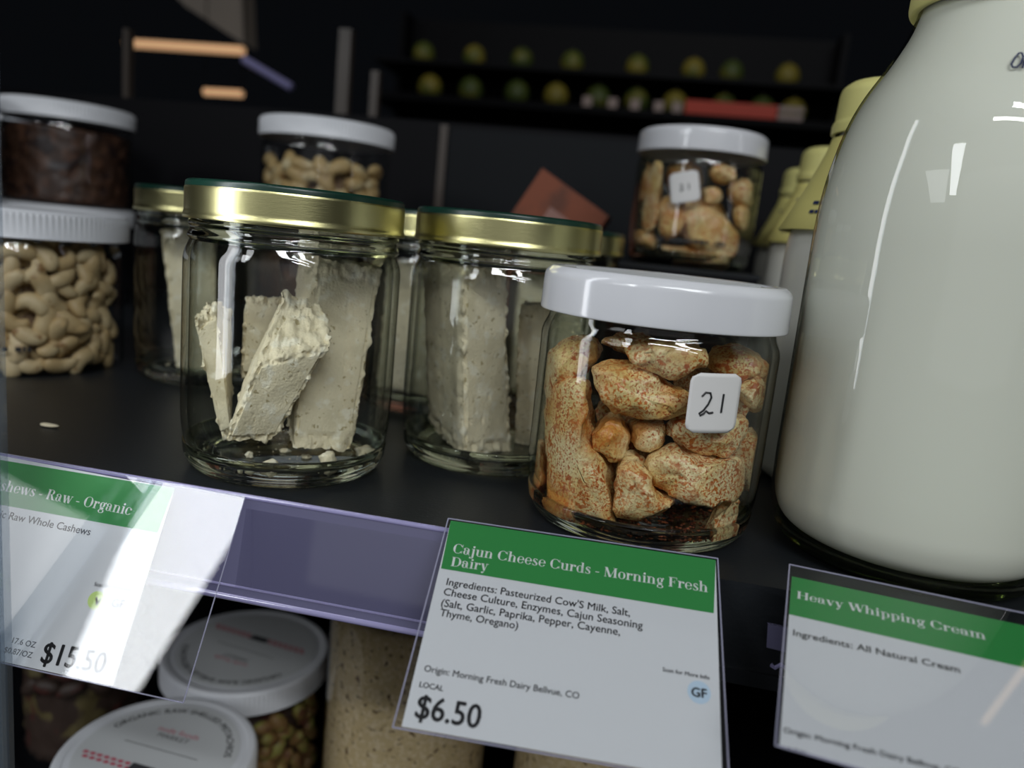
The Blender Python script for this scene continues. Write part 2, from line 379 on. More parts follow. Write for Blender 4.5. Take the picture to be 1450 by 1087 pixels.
    if ch == 'W': return [_line(.12, .7, .32, 0, .16), _line(.50, .7, .33, 0, .035), _line(.50, .7, .70, 0, .16), _line(.9, .7, .71, 0, .035), _rect(0, .67, .26, .7), _rect(.38, .67, .64, .7), _rect(.8, .67, .99, .7)], .98
    if ch == 'R': return _stem(.16, 0, CH, True, 'b', .15)+[_ring(.32, .525, .23, .175, -90, 90, .14), _rect(.1, CH-t_, .34, CH), _rect(.2, .35, .34, .38), _line(.36, .36, .56, 0, .15), _rect(.5, 0, .7, .03)], .70
    return g, .4
def serif_geo(text):
    x = 0; gs = []
    for ch in text:
        g, adv = glyph(ch); V, F = join(g) if g else ([], [])
        gs.append(([(vx+x, vy) for vx, vy in V], F)); x += adv+.015
    return join(gs)
class Card:
    """a plane with an origin, a (to the right), b (down) and n (towards the viewer), in mm"""
    def __init__(s, p, ps, th, ph):
        s.p = np.array(p, float)
        e1 = np.array([math.cos(ps), math.sin(ps), 0]); o = np.array([math.sin(ps), -math.cos(ps), 0])
        e2 = -np.array([0, 0, 1])*math.cos(th)+o*math.sin(th)
        s.a = e1*math.cos(ph)+e2*math.sin(ph); s.b = -e1*math.sin(ph)+e2*math.cos(ph)
        s.n = np.cross(s.b, s.a)
        if s.n@(CAMP-s.p) < 0: s.n = -s.n
    def uv(s, px, py):
        d = ray(px, py); t = ((s.p-CAMP)@s.n)/(d@s.n); X = CAMP+d*t-s.p; return np.array([X@s.a, X@s.b])
    def at(s, u, v, h=0): return s.p+s.a*u+s.b*v+s.n*h
def slab(name, card, quad, h0, h1, mat, parent):
    V = [card.at(u, v, h) for h in (h0, h1) for u, v in quad]
    return mk(name, V, [(0, 1, 2, 3), (4, 5, 6, 7), (0, 1, 5, 4), (1, 2, 6, 5), (2, 3, 7, 6), (3, 0, 4, 7)], mat, parent, world=True, smooth=False)
def text_on(name, card, geo, p0, p1, mat, parent, h, hs=1., px=True):
    """lettering with its baseline from p0 to p1 (image points or u,v); width scaled to fit"""
    a = card.uv(*p0) if px else np.array(p0, float); b = card.uv(*p1) if px else np.array(p1, float)
    V, F = geo; xs = [v[0] for v in V]; x0, x1 = min(xs), max(xs); L = np.linalg.norm(b-a); k = L/(x1-x0)
    d = (b-a)/L; e = np.array([d[1], -d[0]])   # up
    P = [card.at(*(a+d*(x-x0)*k+e*y*k*hs), h) for x, y in V]
    n = len(P); P2 = P+[q+card.n*.04 for q in P]
    return mk(name, P2, [tuple(i+n for i in f) for f in F]+list(F), mat, parent, world=True, smooth=False)
def disc_on(name, card, c, r, mat, parent, h, px=True):
    c = card.uv(*c) if px else c
    V = [card.at(c[0]+r*math.cos(t), c[1]+r*math.sin(t), hh) for hh in (h, h+.04) for t in np.linspace(0, 2*math.pi, 40, endpoint=False)]
    return mk(name, V, [tuple(range(40)), tuple(range(40, 80))]+[(i, (i+1) % 40, 40+(i+1) % 40, 40+i) for i in range(40)], mat, parent, world=True, smooth=False)

# ------------------------------------------------------------------ setting: the refrigerated case
def struct(o): o['kind'] = 'structure'; return o
struct(box('floor', (-900, 620, -1, 562, -34, 0), M['shelf'])).name = 'trim_1'
struct(box('floor', (-900, 620, -1, 562, -300, -272), M['black']))
struct(box('wall_back', (-900, 620, 562, 575, -300, 212), M['black']))
struct(box('ceiling', (-900, 620, -1, 575, 620, 635), M['black']))
struct(box('wall_left', (-912, -900, -40, 575, -300, 900), M['black']))
struct(box('wall_right', (620, 632, -40, 575, -300, 900), M['black']))
struct(box('trim_2', (-228, -30, 556, 562, 0, 206), M['dark_panel']))
struct(box('trim_3', (-236, -228, 552, 562, 0, 208), M['post']))
# shelf front lip lines
struct(box('trim_4', (-900, 620, -2.2, -1, -34, -29), M['shelf']))

# ------------------------------------------------------------------ jars
def gold_jar(loc, label, group='gold lidded cheese jars'):
    t = thing('cheese_jar', loc, label, 'jar', group)
    H = 95.
    outer = fillet([(35.5, 6), (39.0, 9, 3), (40.6, 18, 6), (40.9, 30), (40.9, 82, 4), (38.6, 87.5, 3), (38.3, 89)])
    V, F = lathe_geo(outer, 96); g = mk('glass_body', V, F, M['glass'], t)
    inner = fillet([(35.5, 8), (37.4, 13, 4), (38.2, 22), (38.3, 82, 4), (36.2, 88)])
    mk('inner_wall', *lathe_geo(inner, 96), M['glass_in'], g)
    base = fillet([(0, 2.2), (28, 2.4, 1), (32, .2, 1.5), (35.6, .2, 2.5), (39.4, 4.5, 3), (39.9, 11, 1), (38.2, 11.4, 1), (35.5, 6.6, 4), (0, 5.2)])
    mk('glass_base', *lathe_geo(base, 96), M['base_glass'], t)
    neck = fillet([(38.3, 87), (39.9, 88.6, 1), (38.9, 90.6, 1), (38.6, 92, .5), (39.6, 93.2, .8), (38.4, 95, .5), (38.2, 105.5, .6), (35.8, 106, .6), (35.6, 88, 1)])
    mk('threaded_neck', *lathe_geo(neck, 96, closed=True), M['base_glass'], t)
    band = fillet([(39.6, 95.2), (41.2, 94.6, .8), (41.5, 96, .7), (40.9, 97.4, .8), (40.9, 105.6, .6), (40.7, 106.2)])
    lid = mk('lid', *lathe_geo(band, 96), M['gold'], t)
    top = fillet([(40.7, 106.1), (40.5, 108.2, 1.4), (39.2, 108.9, .8), (37.6, 108.2, .6), (36.8, 106.8, .6), (0, 106.8)])
    mk('lid_panel', *lathe_geo(top, 96), M['green_tin'], lid)
    return t
JA = (-138.75, 44.76); JB = (-65.57, 99.23); JD = (-258., 178.); JE = (-122., 186.); JF = (-62., 244.)
jar_a = gold_jar((*JA, 0), 'gold-lidded glass jar holding broken cheese blocks, nearest the shelf edge on the left')
jar_b = dup(jar_a, (*JB, 0), 'gold-lidded glass jar with one upright cheese block, directly behind the cheese curd jar')
jar_d = dup(jar_a, (*JD, 0), 'gold-lidded glass jar beside the cashew jar, half hidden by the nearest gold-lidded jar')
jar_e = dup(jar_a, (*JE, 0), 'gold-lidded glass jar seen only in the gap between the two nearest gold-lidded jars')
jar_f = dup(jar_a, (*JF, 0), 'gold-lidded glass jar in the rear, lid edge peeking out right of the upright block jar')

def curd_jar(loc, label):
    t = thing('curd_jar', loc, label, 'jar', 'cheese curd jars')
    outer = fillet([(36, 4), (40.5, 6.5, 3), (42.8, 14, 5), (43.1, 22), (43.1, 69, 3), (41, 73.2, 2), (40.6, 76)])
    g = mk('glass_body', *lathe_geo(outer, 96), M['glass'], t)
    inner = fillet([(37, 7), (40.2, 12, 4), (40.6, 20), (40.6, 69, 3), (38.6, 74)])
    mk('inner_wall', *lathe_geo(inner, 96), M['glass_in'], g)
    base = fillet([(0, 2), (31, 2.2, 1), (35, .2, 1.5), (38.4, .2, 2.5), (41.6, 4.5, 3), (42.2, 10, 1), (40.6, 10.4, 1), (37, 5.6, 4), (0, 4.2)])
    mk('glass_base', *lathe_geo(base, 96), M['base_glass'], t)
    lidp = fillet([(42.6, 75.9), (44.4, 75.9, .5), (44.5, 77), (44.2, 89.2, 2.6), (41.5, 91.6, 1), (38.6, 91.2, .4), (37.8, 90.8, .3), (0, 90.8)])
    mk('lid', *lathe_geo(lidp, 128), M['white_gloss'], t)
    return t
JC = (4.11, 47.73); JK = (20.24, 331.14)
jar_c = curd_jar((*JC, 0), 'white-lidded glass jar of red-spiced cheese curds at the shelf edge in the centre')
jar_k = dup(jar_c, (*JK, 92.2), 'white-lidded glass jar of cheese curds standing high in the rear, marked with a small sticker')
riser = thing('display_riser', (*JK, 0), 'black display block underneath the rear curd jar', 'stand')
box('riser_body', (JK[0]-46, JK[0]+46, JK[1]-44, JK[1]+44, 0, 89), M['black'], riser)
box('riser_top', (JK[0]-47, JK[0]+47, JK[1]-45, JK[1]+45, 89, 92), M['shelf'], riser)

def sticker(parent, c, z0, r, p_c, w, h, tilt, strokes, name='sticker'):
    """rounded white sticker following the glass wall at the spot hit by p_c"""
    q = cyl_hit(*p_c, c[0], c[1], r); a0 = math.atan2(q[1]-c[1], q[0]-c[0]); zc = q[2]
    def wrap(x, y, rr):
        X = x*math.cos(tilt)-y*math.sin(tilt); Y = x*math.sin(tilt)+y*math.cos(tilt)
        a = a0+X/r; return (c[0]+rr*math.cos(a), c[1]+rr*math.sin(a), zc+Y)
    V, F = [], []; n = 14; rc = 3.
    for j in range(n+1):
        y = -h/2+h*j/n; d = max(0, rc-(h/2-abs(y))); wx = w/2-(rc-math.sqrt(max(0, rc*rc-d*d)))
        for i in range(n+1): V.append(wrap(-wx+2*wx*i/n, y, r+.25))
    for j in range(n):
        for i in range(n): k = j*(n+1)+i; F.append((k, k+1, k+n+2, k+n+1))
    s = mk(name, V, F, M['sticker'], parent, world=True)
    sol = s.modifiers.new('thickness', 'SOLIDIFY'); sol.thickness = .15*S; sol.offset = 0
    gs = [tube_geo([wrap(x, y, r+.42) for x, y in st], .36, 6) for st in strokes]
    mk('handwritten_number', *join(gs), M['ink'], s, world=True)
    return s
two = [(-4.4, 2.0), (-3.4, 3.2), (-2.0, 3.1), (-1.5, 1.8), (-2.2, -.2), (-3.4, -2.0), (-4.6, -3.0), (-4.2, -3.6), (-3.2, -3.0), (-2.6, -2.2), (-1.6, -2.8), (-.4, -2.6)]
sticker(jar_c, JC, 0, 43.1, (1012, 571), 18.5, 19.5, .02, [[(x*1.12, y*1.12) for x, y in two], [(2.6, 3.2), (2.5, -2.9)]])
sticker(jar_k, JK, 92.2, 43.1, (969, 265), 19.5, 20, .22, [[(x*.6, y*.6) for x, y in two], [(3, 2), (2.9, -2)]])
# label on front curd lid
mk('lid_label', *lathe_geo([(0, 91.0), (33, 91.0), (33, 91.25), (0, 91.25)], 64), M['label_white'], [c for c in jar_c.children if c.name.startswith('lid')][0])
# row of small dark print low on the rear curd jar
def print_band(parent, c, r, z, a0, a1, hgt, mat, seed):
    rnd = random.Random(seed); gs = []; a = a0
    while a < a1:
        w = rnd.uniform(1.2, 3.4)/r
        if rnd.random() < .85:
            n = 3; V = []; 
            for zz in (z, z+hgt*rnd.uniform(.8, 1.1)):
                for i in range(n+1): V.append((c[0]+(r+.2)*math.cos(a+w*i/n), c[1]+(r+.2)*math.sin(a+w*i/n), zz))
            gs.append((V, [(i, i+1, n+2+i, n+1+i) for i in range(n)]))
        a += w+.6/r
    return mk('printed_line', *join(gs), mat, parent, world=True)
print_band(jar_k, JK, 43.2, 108.5, math.radians(-122), math.radians(-60), 2.6, M['ink'], 3)

# ---- irregular lumps (cheese curds)
def smooth_poly(p, it=2):
    p = [np.array(q, float) for q in p]
    for _ in range(it):
        p = [w for i in range(len(p)) for w in (p[i]*.75+p[(i+1) % len(p)]*.25, p[i]*.25+p[(i+1) % len(p)]*.75)]
    return p
def clampv(P, c, R, z0, z1):
    d = P[:2]-np.array(c); l = np.linalg.norm(d)
    if l > R: d *= R/l
    return np.array([c[0]+d[0], c[1]+d[1], min(max(P[2], z0), z1)])
def lump(name, poly_px, d, thick, c, R, z0, z1, mat, label, group, cat='cheese curd', amp=1.4, fr=.09):
    """a rounded lump whose middle outline lies in the plane d mm behind the jar's axis plane"""
    ring = [at_off(*q, c[0], c[1], d) for q in smooth_poly(poly_px, 2)]
    cen = sum(ring)/len(ring); n = np.array([c[0], c[1], 0])-np.array([CAMP[0], CAMP[1], 0]); n /= np.linalg.norm(n)
    V, F = [], []; m = len(ring); K = 21
    for k in range(K):
        w = -1+2*k/(K-1); w = max(-.985, min(.985, w)); s = (1-abs(w)**3.4)**(1/2.6)
        for q in ring: V.append(cen+(q-cen)*s+n*w*thick)
    for k in range(K-1):
        for i in range(m): j = (i+1) % m; F.append((k*m+i, k*m+j, (k+1)*m+j, (k+1)*m+i))
    V.append(cen-n*thick); V.append(cen+n*thick)
    for i in range(m):
        j = (i+1) % m; F.append((len(V)-2, j, i)); F.append((len(V)-1, (K-1)*m+i, (K-1)*m+j))
    out = []
    for q in V:
        q_ = Vector(q)+Vector((d*13.3, thick*11.7, 50)); nv = q_*fr
        dsp = Vector((noise.noise(nv), noise.noise(nv+Vector((9, 4, 2))), noise.noise(nv+Vector((3, 7, 8)))))*amp*1.5
        nv2 = q_*fr*2.6; dsp += Vector((noise.noise(nv2), noise.noise(nv2+Vector((5, 1, 3))), noise.noise(nv2+Vector((8, 2, 6)))))*amp*1.25
        nv3 = q_*fr*7; dsp += Vector((noise.noise(nv3), noise.noise(nv3+Vector((5, 1, 3))), noise.noise(nv3+Vector((8, 2, 6)))))*amp*.42
        out.append(clampv(np.array(q)+np.array(dsp), c, R, z0, z1))
    base = np.array([cen[0], cen[1], min(o[2] for o in out)])
    o = mk(name, out, F, mat, None, world=True, loc=base, sharp=180)
    return tag(o, label, cat, group)
z8 = lambda pts: [(720+x/2.471, 360+y/2.471) for x, y in pts]
GC = 'spiced cheese curds in the front jar'
front_curds = [
 ([(105, 600), (110, 505), (180, 440), (265, 425), (300, 480), (285, 600), (330, 700), (385, 890), (375, 965), (290, 1000), (150, 925), (132, 800), (120, 690)], -22, 13, 'largest spiced curd, standing tall at the left of the front curd jar'),
 ([(290, 410), (330, 380), (420, 385), (500, 400), (560, 460), (640, 465), (650, 540), (540, 582), (440, 578), (350, 540), (300, 490)], -27, 10, 'broad pale spiced curd lying across just left of the number sticker'),
 ([(400, 320), (440, 305), (600, 298), (690, 330), (685, 390), (600, 428), (520, 418), (430, 375)], -27, 10, 'spiced curd lying directly under the lid at the middle of the front jar'),
 ([(108, 480), (115, 380), (180, 310), (260, 280), (325, 300), (310, 380), (200, 430), (130, 495)], -8, 14, 'orange-crusted curd at the top left of the front curd jar'),
 ([(298, 620), (355, 548), (412, 590), (422, 660), (380, 724), (310, 692)], -24, 9, 'small crumbly curd left of the jar centre beside the tall curd'),
 ([(418, 600), (460, 575), (540, 585), (558, 630), (500, 684), (440, 655)], -20, 9, 'small white crumbly curd in the centre of the front jar'),
 ([(550, 585), (620, 540), (760, 550), (835, 580), (825, 650), (760, 705), (650, 684), (575, 640)], -20, 10, 'spiced curd half covered by the lower edge of the number sticker'),
 ([(468, 715), (520, 670), (580, 658), (700, 715), (820, 708), (862, 790), (835, 868), (700, 858), (560, 842), (500, 790)], -24, 11, 'long pale curd across the lower right of the front jar'),
 ([(370, 850), (388, 720), (430, 683), (480, 740), (540, 835), (585, 862), (500, 900), (390, 918)], -26, 10, 'wedge-shaped curd below the centre of the front jar'),
 ([(690, 960), (710, 885), (780, 862), (822, 880), (800, 960), (750, 1028), (698, 1035)], -22, 8, 'small curd on the jar bottom at the lower right'),
 ([(48, 800), (60, 700), (110, 645), (135, 700), (135, 830), (90, 890), (58, 870)], -8, 11, 'curd pressed against the glass at the far lower left'),
 ([(800, 450), (860, 425), (915, 450), (912, 505), (860, 532), (800, 520)], -12, 8, 'small spiced curd showing just right of the number sticker'),
 ([(395, 1005), (430, 985), (480, 1000), (505, 1025), (440, 1040)], -31, 4, 'flat crumb of curd at the front of the jar bottom'),
 ([(320, 300), (400, 275), (500, 290), (520, 330), (400, 340)], -10, 10, 'brownish curd under the lid behind the others'),
 ([(690, 340), (800, 330), (900, 370), (880, 430), (740, 430)], -4, 12, 'dim orange curd high at the right behind the sticker'),
 ([(560, 380), (720, 400), (850, 480), (830, 570), (640, 560)], 8, 12, 'dim curd deep in the jar behind the sticker'),
 ([(300, 500), (420, 480), (520, 600), (480, 740), (330, 740)], 6, 12, 'dim curd deep in the jar behind the small crumbly curds'),
 ([(140, 560), (240, 470), (300, 600), (260, 760), (160, 760)], 12, 12, 'dim curd deep in the jar behind the tall curd'),
 ([(760, 640), (880, 600), (900, 720), (860, 830), (770, 780)], 2, 12, 'dim curd at the right wall behind the long pale curd'),
 ([(790, 380), (905, 370), (915, 440), (880, 560), (790, 520)], 8, 13, 'dim orange curd at the upper right wall of the front jar'),
 ([(560, 720), (760, 720), (780, 900), (600, 900)], 16, 12, 'dim curd low at the back of the front jar'),
 ([(240, 700), (480, 700), (500, 900), (280, 900)], 14, 12, 'dim curd low at the back left of the front jar'),
 ([(600, 660), (780, 640), (860, 700), (800, 780), (640, 770)], 6, 12, 'dim curd deep in the jar behind the long pale curd'),
]
for poly, d, th, lab in front_curds:
    lump('cheese_curd', z8(poly), d, th, JC, 40.0, 5.4, 74, M['curd'], lab, GC)
# loose spice on the bottom of the front jar: nobody could count it
def grit(name, c, r0_, r1_, z, n, size, mat, seed):
    rnd = random.Random(seed); gs = []
    for _ in range(n):
        a = rnd.uniform(0, 6.283); r = math.sqrt(rnd.uniform(r0_*r0_, r1_*r1_)); s = size*rnd.uniform(.4, 1.2)
        p = np.array([c[0]+r*math.cos(a), c[1]+r*math.sin(a), z+s*.4])
        V = [p+np.array(d)*s*rnd.uniform(.6, 1.2) for d in ((1, 0, 0), (-1, 0, 0), (0, 1, 0), (0, -1, 0), (0, 0, .6), (0, 0, -.6))]
        gs.append((V, [(0, 2, 4), (2, 1, 4), (1, 3, 4), (3, 0, 4), (2, 0, 5), (1, 2, 5), (3, 1, 5), (0, 3, 5)]))
    V, F = join(gs); return mk(name, V, F, mat, None, world=True, loc=(c[0], c[1], z), smooth=False)
tag(grit('spice_grit', JC, 6, 37, 5.2, 700, .9, M['spice'], 5), 'loose dark red spice scattered on the bottom of the front curd jar', 'spice', kind='stuff')
tag(grit('spice_grit', JC, 33, 38.5, 5.6, 300, 1.0, M['spice'], 6), 'ring of red spice caught at the wall of the front curd jar', 'spice', kind='stuff')
z7 = lambda pts: [(860+x/4.18, 160+y/4.18) for x, y in pts]
for poly, d, th, lab in [
 ([(250, 290), (335, 300), (290, 680), (230, 710), (190, 640)], -24, 10, 'upright orange curd at the left of the rear curd jar'),
 ([(440, 570), (560, 525), (650, 600), (800, 700), (770, 890), (520, 840), (440, 700)], -28, 10, 'large reddish curd low in the middle of the rear curd jar'),
 ([(590, 330), (700, 295), (780, 350), (740, 425), (620, 415)], -26, 9, 'whitish curd under the lid of the rear curd jar'),
 ([(560, 420), (690, 440), (660, 560), (560, 560)], -28, 8, 'tan curd right of the sticker on the rear curd jar'),
 ([(310, 520), (400, 470), (470, 560), (430, 740), (300, 740)], -28, 9, 'tan curd under the sticker on the rear curd jar'),
 ([(290, 770), (500, 810), (720, 840), (690, 925), (400, 890)], -26, 9, 'flat curd along the bottom of the rear curd jar'),
 ([(730, 560), (840, 540), (850, 700), (760, 690)], -14, 9, 'brown curd at the right wall of the rear curd jar'),
 ([(140, 690), (260, 690), (310, 800), (180, 790)], -16, 9, 'small pinkish curd at the lower left of the rear curd jar'),
 ([(690, 420), (860, 390), (850, 550), (740, 550)], -12, 10, 'dark curd high at the right of the rear curd jar'),
 ([(185, 480), (235, 300), (270, 310), (245, 500), (205, 530)], -10, 8, 'narrow pale curd at the left edge of the rear curd jar'),
 ([(340, 290), (560, 290), (560, 480), (360, 500)], -6, 12, 'brown curd behind the sticker of the rear curd jar'),
 ([(400, 480), (700, 500), (700, 800), (420, 800)], 4, 12, 'dim curd in the middle of the rear curd jar')]:
    lump('cheese_curd', z7(poly), d, th, JK, 40.0, 97.4, 166, M['curd'], lab, 'spiced cheese curds in the rear jar')

# ---- crumbly cheese blocks
def hexa(name, corners, c, R, z0, z1, label, group, n=64, amp=1.0, crumble=1.6, mat=None):
    """corners: front TL,TR,BR,BL then back TL,TR,BR,BL (world mm)"""
    C8 = [np.array(q, float) for q in corners]; bm = bmesh.new(); idx = {}
    def P(x, y, z):   # x right, y down, z back in 0..1
        f = (C8[0]*(1-x)+C8[1]*x)*(1-y)+(C8[3]*(1-x)+C8[2]*x)*y
        b = (C8[4]*(1-x)+C8[5]*x)*(1-y)+(C8[7]*(1-x)+C8[6]*x)*y
        return f*(1-z)+b*z
    def v(i, j, k):
        key = (i, j, k)
        if key not in idx: idx[key] = bm.verts.new(P(i/n, j/n, k/m))
        return idx[key]
    m = max(8, n//3)
    for a in range(n):
        for b in range(n):
            for k in (0, m): bm.faces.new([v(a, b, k), v(a+1, b, k), v(a+1, b+1, k), v(a, b+1, k)])
    for a in range(n):
        for b in range(m):
            for k in (0, n):
                bm.faces.new([v(a, k, b), v(a+1, k, b), v(a+1, k, b+1), v(a, k, b+1)])
                bm.faces.new([v(k, a, b), v(k, a+1, b), v(k, a+1, b+1), v(k, a, b+1)])
    bmesh.ops.recalc_face_normals(bm, faces=bm.faces[:])
    for _ in range(2): bmesh.ops.smooth_vert(bm, verts=bm.verts[:], factor=.5, use_axis_x=True, use_axis_y=True, use_axis_z=True)
    bm.normal_update()
    inv = {q: k for k, q in idx.items()}
    cen = sum(C8)/8
    for q in bm.verts:
        i, j, k = inv[q]; p = q.co.copy()
        edge = sum(1 for t, mx_ in ((i, n), (j, n), (k, m)) if t < mx_*.08 or t > mx_*.92)
        e = crumble if (edge >= 2 or j < n*.10) else .35
        d = noise.noise(p*.05)*amp*.7+noise.noise(p*.16)*.35+noise.fractal(p*.45, 1, 2, 3)*(e*.32 if e > 1 else .05)
        if e > 1: d += (noise.noise(p*.28+Vector((5, 5, 5)))-.25)*e*.9-abs(noise.noise(p*.6))*e*.5
        pit = noise.noise(p*.5+Vector((20, 3, 1)))
        if pit > .5: d -= (pit-.5)*2.5
        q.co = p+q.normal*d
    V = [clampv(np.array(q.co), c, R, z0, z1) for q in bm.verts]; bm.verts.index_update()
    F = [tuple(x.index for x in f.verts) for f in bm.faces]; bm.free()
    o = mk(name, V, F, mat or M['cheese'], None, world=True, loc=(cen[0], cen[1], min(p[2] for p in V)), sharp=60)
    return tag(o, label, 'cheese', group)
def hx(fn, c, f4, b4):   # (X,Y,d) triples in crop coordinates
    return [at_off(*fn(x, y), c[0], c[1], d) for x, y, d in f4+b4]
z6 = lambda x, y: (180+x/2.364, 240+y/2.364)
GA = 'cheese blocks in the nearest gold-lidded jar'; RA = 37.0
hexa('cheese_block', hx(z6, JA, [(640, 285, 2), (855, 330, 4), (752, 945, -18), (548, 938, -24)], [(570, 270, 24), (800, 310, 28), (735, 860, 8), (530, 850, 2)]), JA, RA, 6, 86, 'tall cheese slab leaning at the right inside the nearest gold-lidded jar', GA)
hexa('cheese_block', hx(z6, JA, [(440, 640, -30), (690, 575, -30), (490, 912, -26), (325, 915, -30)], [(525, 400, -6), (655, 455, -8), (520, 780, 2), (380, 730, -8)]), JA, RA, 6, 86, 'broken cheese block tilted across the front of the nearest gold-lidded jar', GA, crumble=2.2)
hexa('cheese_block', hx(z6, JA, [(218, 500, -12), (300, 440, -12), (352, 905, -12), (318, 912, -12)], [(270, 440, 8), (352, 470, 8), (352, 880, 8), (322, 880, 8)]), JA, RA, 6, 86, 'narrow cheese chunk with crumbly top at the left inside the nearest gold-lidded jar', GA, crumble=2.4)
hexa('cheese_block', hx(z6, JA, [(395, 420, 6), (520, 425, 6), (470, 700, 6), (380, 700, 6)], [(400, 430, 26), (520, 430, 26), (460, 700, 26), (390, 700, 26)]), JA, RA, 6, 86, 'crumbly cheese piece behind the tilted block in the nearest gold-lidded jar', GA, crumble=2.2)
z7b = lambda x, y: (550+x/3.019, 330+y/3.019)
hexa('cheese_block', hx(z7b, JB, [(318, 128, -26), (505, 150, -12), (530, 948, -12), (318, 975, -30)], [(135, 118, 6), (420, 128, 22), (420, 860, 22), (165, 810, 6)]), JB, RA, 6, 86, 'upright cheese block with one ragged edge inside the jar behind the curd jar', 'cheese blocks in the other gold-lidded jars', crumble=2.0)
hexa('cheese_block', hx(z7b, JB, [(560, 300, 4), (690, 300, 0), (690, 925, -4), (535, 930, 2)], [(590, 290, 20), (690, 290, 20), (690, 900, 20), (560, 900, 20)]), JB, RA, 6, 80, 'second cheese slab in shade at the right of the jar behind the curd jar', 'cheese blocks in the other gold-lidded jars')
z5 = lambda x, y: (x/2.94, 250+y/2.94)
hexa('cheese_block', hx(z5, JD, [(665, 215, -6), (900, 215, -10), (900, 900, -16), (742, 888, -20)], [(690, 215, 14), (900, 215, 14), (900, 860, 8), (760, 850, 4)]), JD, RA, 6, 86, 'leaning cheese slab in the jar beside the cashews', 'cheese blocks in the other gold-lidded jars')
def slab_in(c, w, dpt, z1, ang, label):
    ca, sa = math.cos(ang), math.sin(ang); P = lambda x, y, z: (c[0]+x*ca-y*sa, c[1]+x*sa+y*ca, z)
    hexa('cheese_block', [P(-w, -dpt, z1), P(w, -dpt, z1), P(w, -dpt, 6), P(-w, -dpt, 6), P(-w, dpt, z1), P(w, dpt, z1), P(w, dpt, 6), P(-w, dpt, 6)], c, RA, 6, 86, label, 'cheese blocks in the other gold-lidded jars', n=24)
slab_in(JE, 27, 14, 82, -.3, 'shaded cheese slab in the jar glimpsed between the two nearest gold-lidded jars')
slab_in(JF, 26, 14, 80, .4, 'cheese slab in the rearmost gold-lidded jar')
# crumbs on the jar bottom
z6b = lambda x, y: (250+x/4.53, 560+y/4.53)
for x, y, rx, rz, where in [(600, 490, 3.0, 2.6, 'largest round crumb at the front left'), (965, 452, 3.3, 3.2, 'round crumb below the tall slab'), (1228, 392, 4.2, 2.6, 'long crumb against the right wall'), (465, 392, 1.6, 1.4, 'small crumb under the glare'),
        (510, 457, 1.3, 1.2, 'small crumb left of the largest'), (748, 460, 1.3, 1.1, 'small crumb mid front'), (420, 517, 1.6, 1.1, 'flat crumb at the front left wall'), (830, 392, 2.0, .9, 'flat crumb at the foot of the tall slab'),
        (1015, 515, 1.2, .9, 'tiny crumb in front of the round one'), (700, 352, 2.2, .8, 'thin flake between the blocks'), (340, 510, 1.0, .8, 'tiny crumb near the left wall'), (1135, 448, 1.1, .8, 'tiny crumb beside the long one')]:
    p = atz(*z6b(x, y), 6.2); d = np.array(p[:2])-np.array(JA); l = np.linalg.norm(d)
    if l > 33: p[:2] = np.array(JA)+d*33/l
    V, F = [], []; bm = bmesh.new(); bmesh.ops.create_icosphere(bm, subdivisions=3, radius=1)
    for v in bm.verts:
        k = 1+.45*noise.noise(v.co*1.9+Vector((x, y, 0)))+.2*noise.noise(v.co*5+Vector((y, x, 0))); V.append((v.co.x*rx*k, v.co.y*rx*.8*k, rz+v.co.z*rz*k))
    bm.verts.index_update(); F = [tuple(q.index for q in f.verts) for f in bm.faces]; bm.free()
    o = mk('cheese_crumb', V, F, M['cheese'], None, loc=(p[0], p[1], 5.4), sharp=180)
    tag(o, where+' in the nearest gold-lidded jar', 'crumb', 'cheese crumbs in the nearest gold-lidded jar')
tag(grit('cheese_grit', JA, 4, 33, 5.6, 130, .5, M['cheese'], 8), 'tiny cheese grains scattered on the bottom of the nearest gold-lidded jar', 'crumbs', kind='stuff')
tag(grit('cheese_grit', JB, 4, 33, 5.6, 90, .5, M['cheese'], 9), 'tiny cheese grains scattered on the bottom of the upright block jar', 'crumbs', kind='stuff')
tag(grit('cheese_grit', JD, 4, 33, 5.6, 50, 1.1, M['cheese'], 10), 'cheese grains on the bottom of the jar beside the cashews', 'crumbs', kind='stuff')

# ------------------------------------------------------------------ wide plastic jars with ribbed lids
def wide_jar(loc, label, r=55.8, hb=74., group='wide white-lidded plastic jars'):
    t = thing('nut_jar', loc, label, 'jar', group); rb = r-2.6
    prof = fillet([(0, 1.6), (rb-10, 1.8, 1), (rb-6, .2, 1), (rb-2, .2, 2), (rb, 5, 3), (rb, hb-8, 4), (rb-2, hb-2, 1), (rb-2, hb+2)])
    mk('jar_body', *lathe_geo(prof, 96), M['pet'], t)
    lp = fillet([(r-1.5, hb+.1), (r, hb, .4), (r, hb+1), (r, hb+13, 1.2), (r-1.6, hb+15, 1), (r-5, hb+14.8, .5), (r-6, hb+14.3, .4), (0, hb+14.3)])
    mk('lid', *lathe_geo(lp, 240, rib=(hb+.5, hb+13.4, .5)), M['white_rib'], t, sharp=25)
    return t
JP = (-360., 149.6); JQ = (-287., 395.); JR1 = (-548., 408.); JR2 = (-600., 300.); JR3 = (-650., 470.)
jar_p = wide_jar((*JP, 0), 'wide white-lidded jar of raw cashews standing on the shelf at the left edge')
jar_q = dup(jar_p, (*JQ, 89.2), 'wide white-lidded jar of roasted cashews high in the rear above the nearest gold lid')
jar_q0 = dup(jar_p, (*JQ, 0), 'wide white-lidded jar beneath the roasted cashew jar')
jar_r1 = dup(jar_p, (*JR1, 89.2), 'wide white-lidded jar of dark nuts at the upper left, right of its two neighbours')
jar_r10 = dup(jar_p, (*JR1, 0), 'wide white-lidded jar beneath the dark nut jar nearest the back panel')
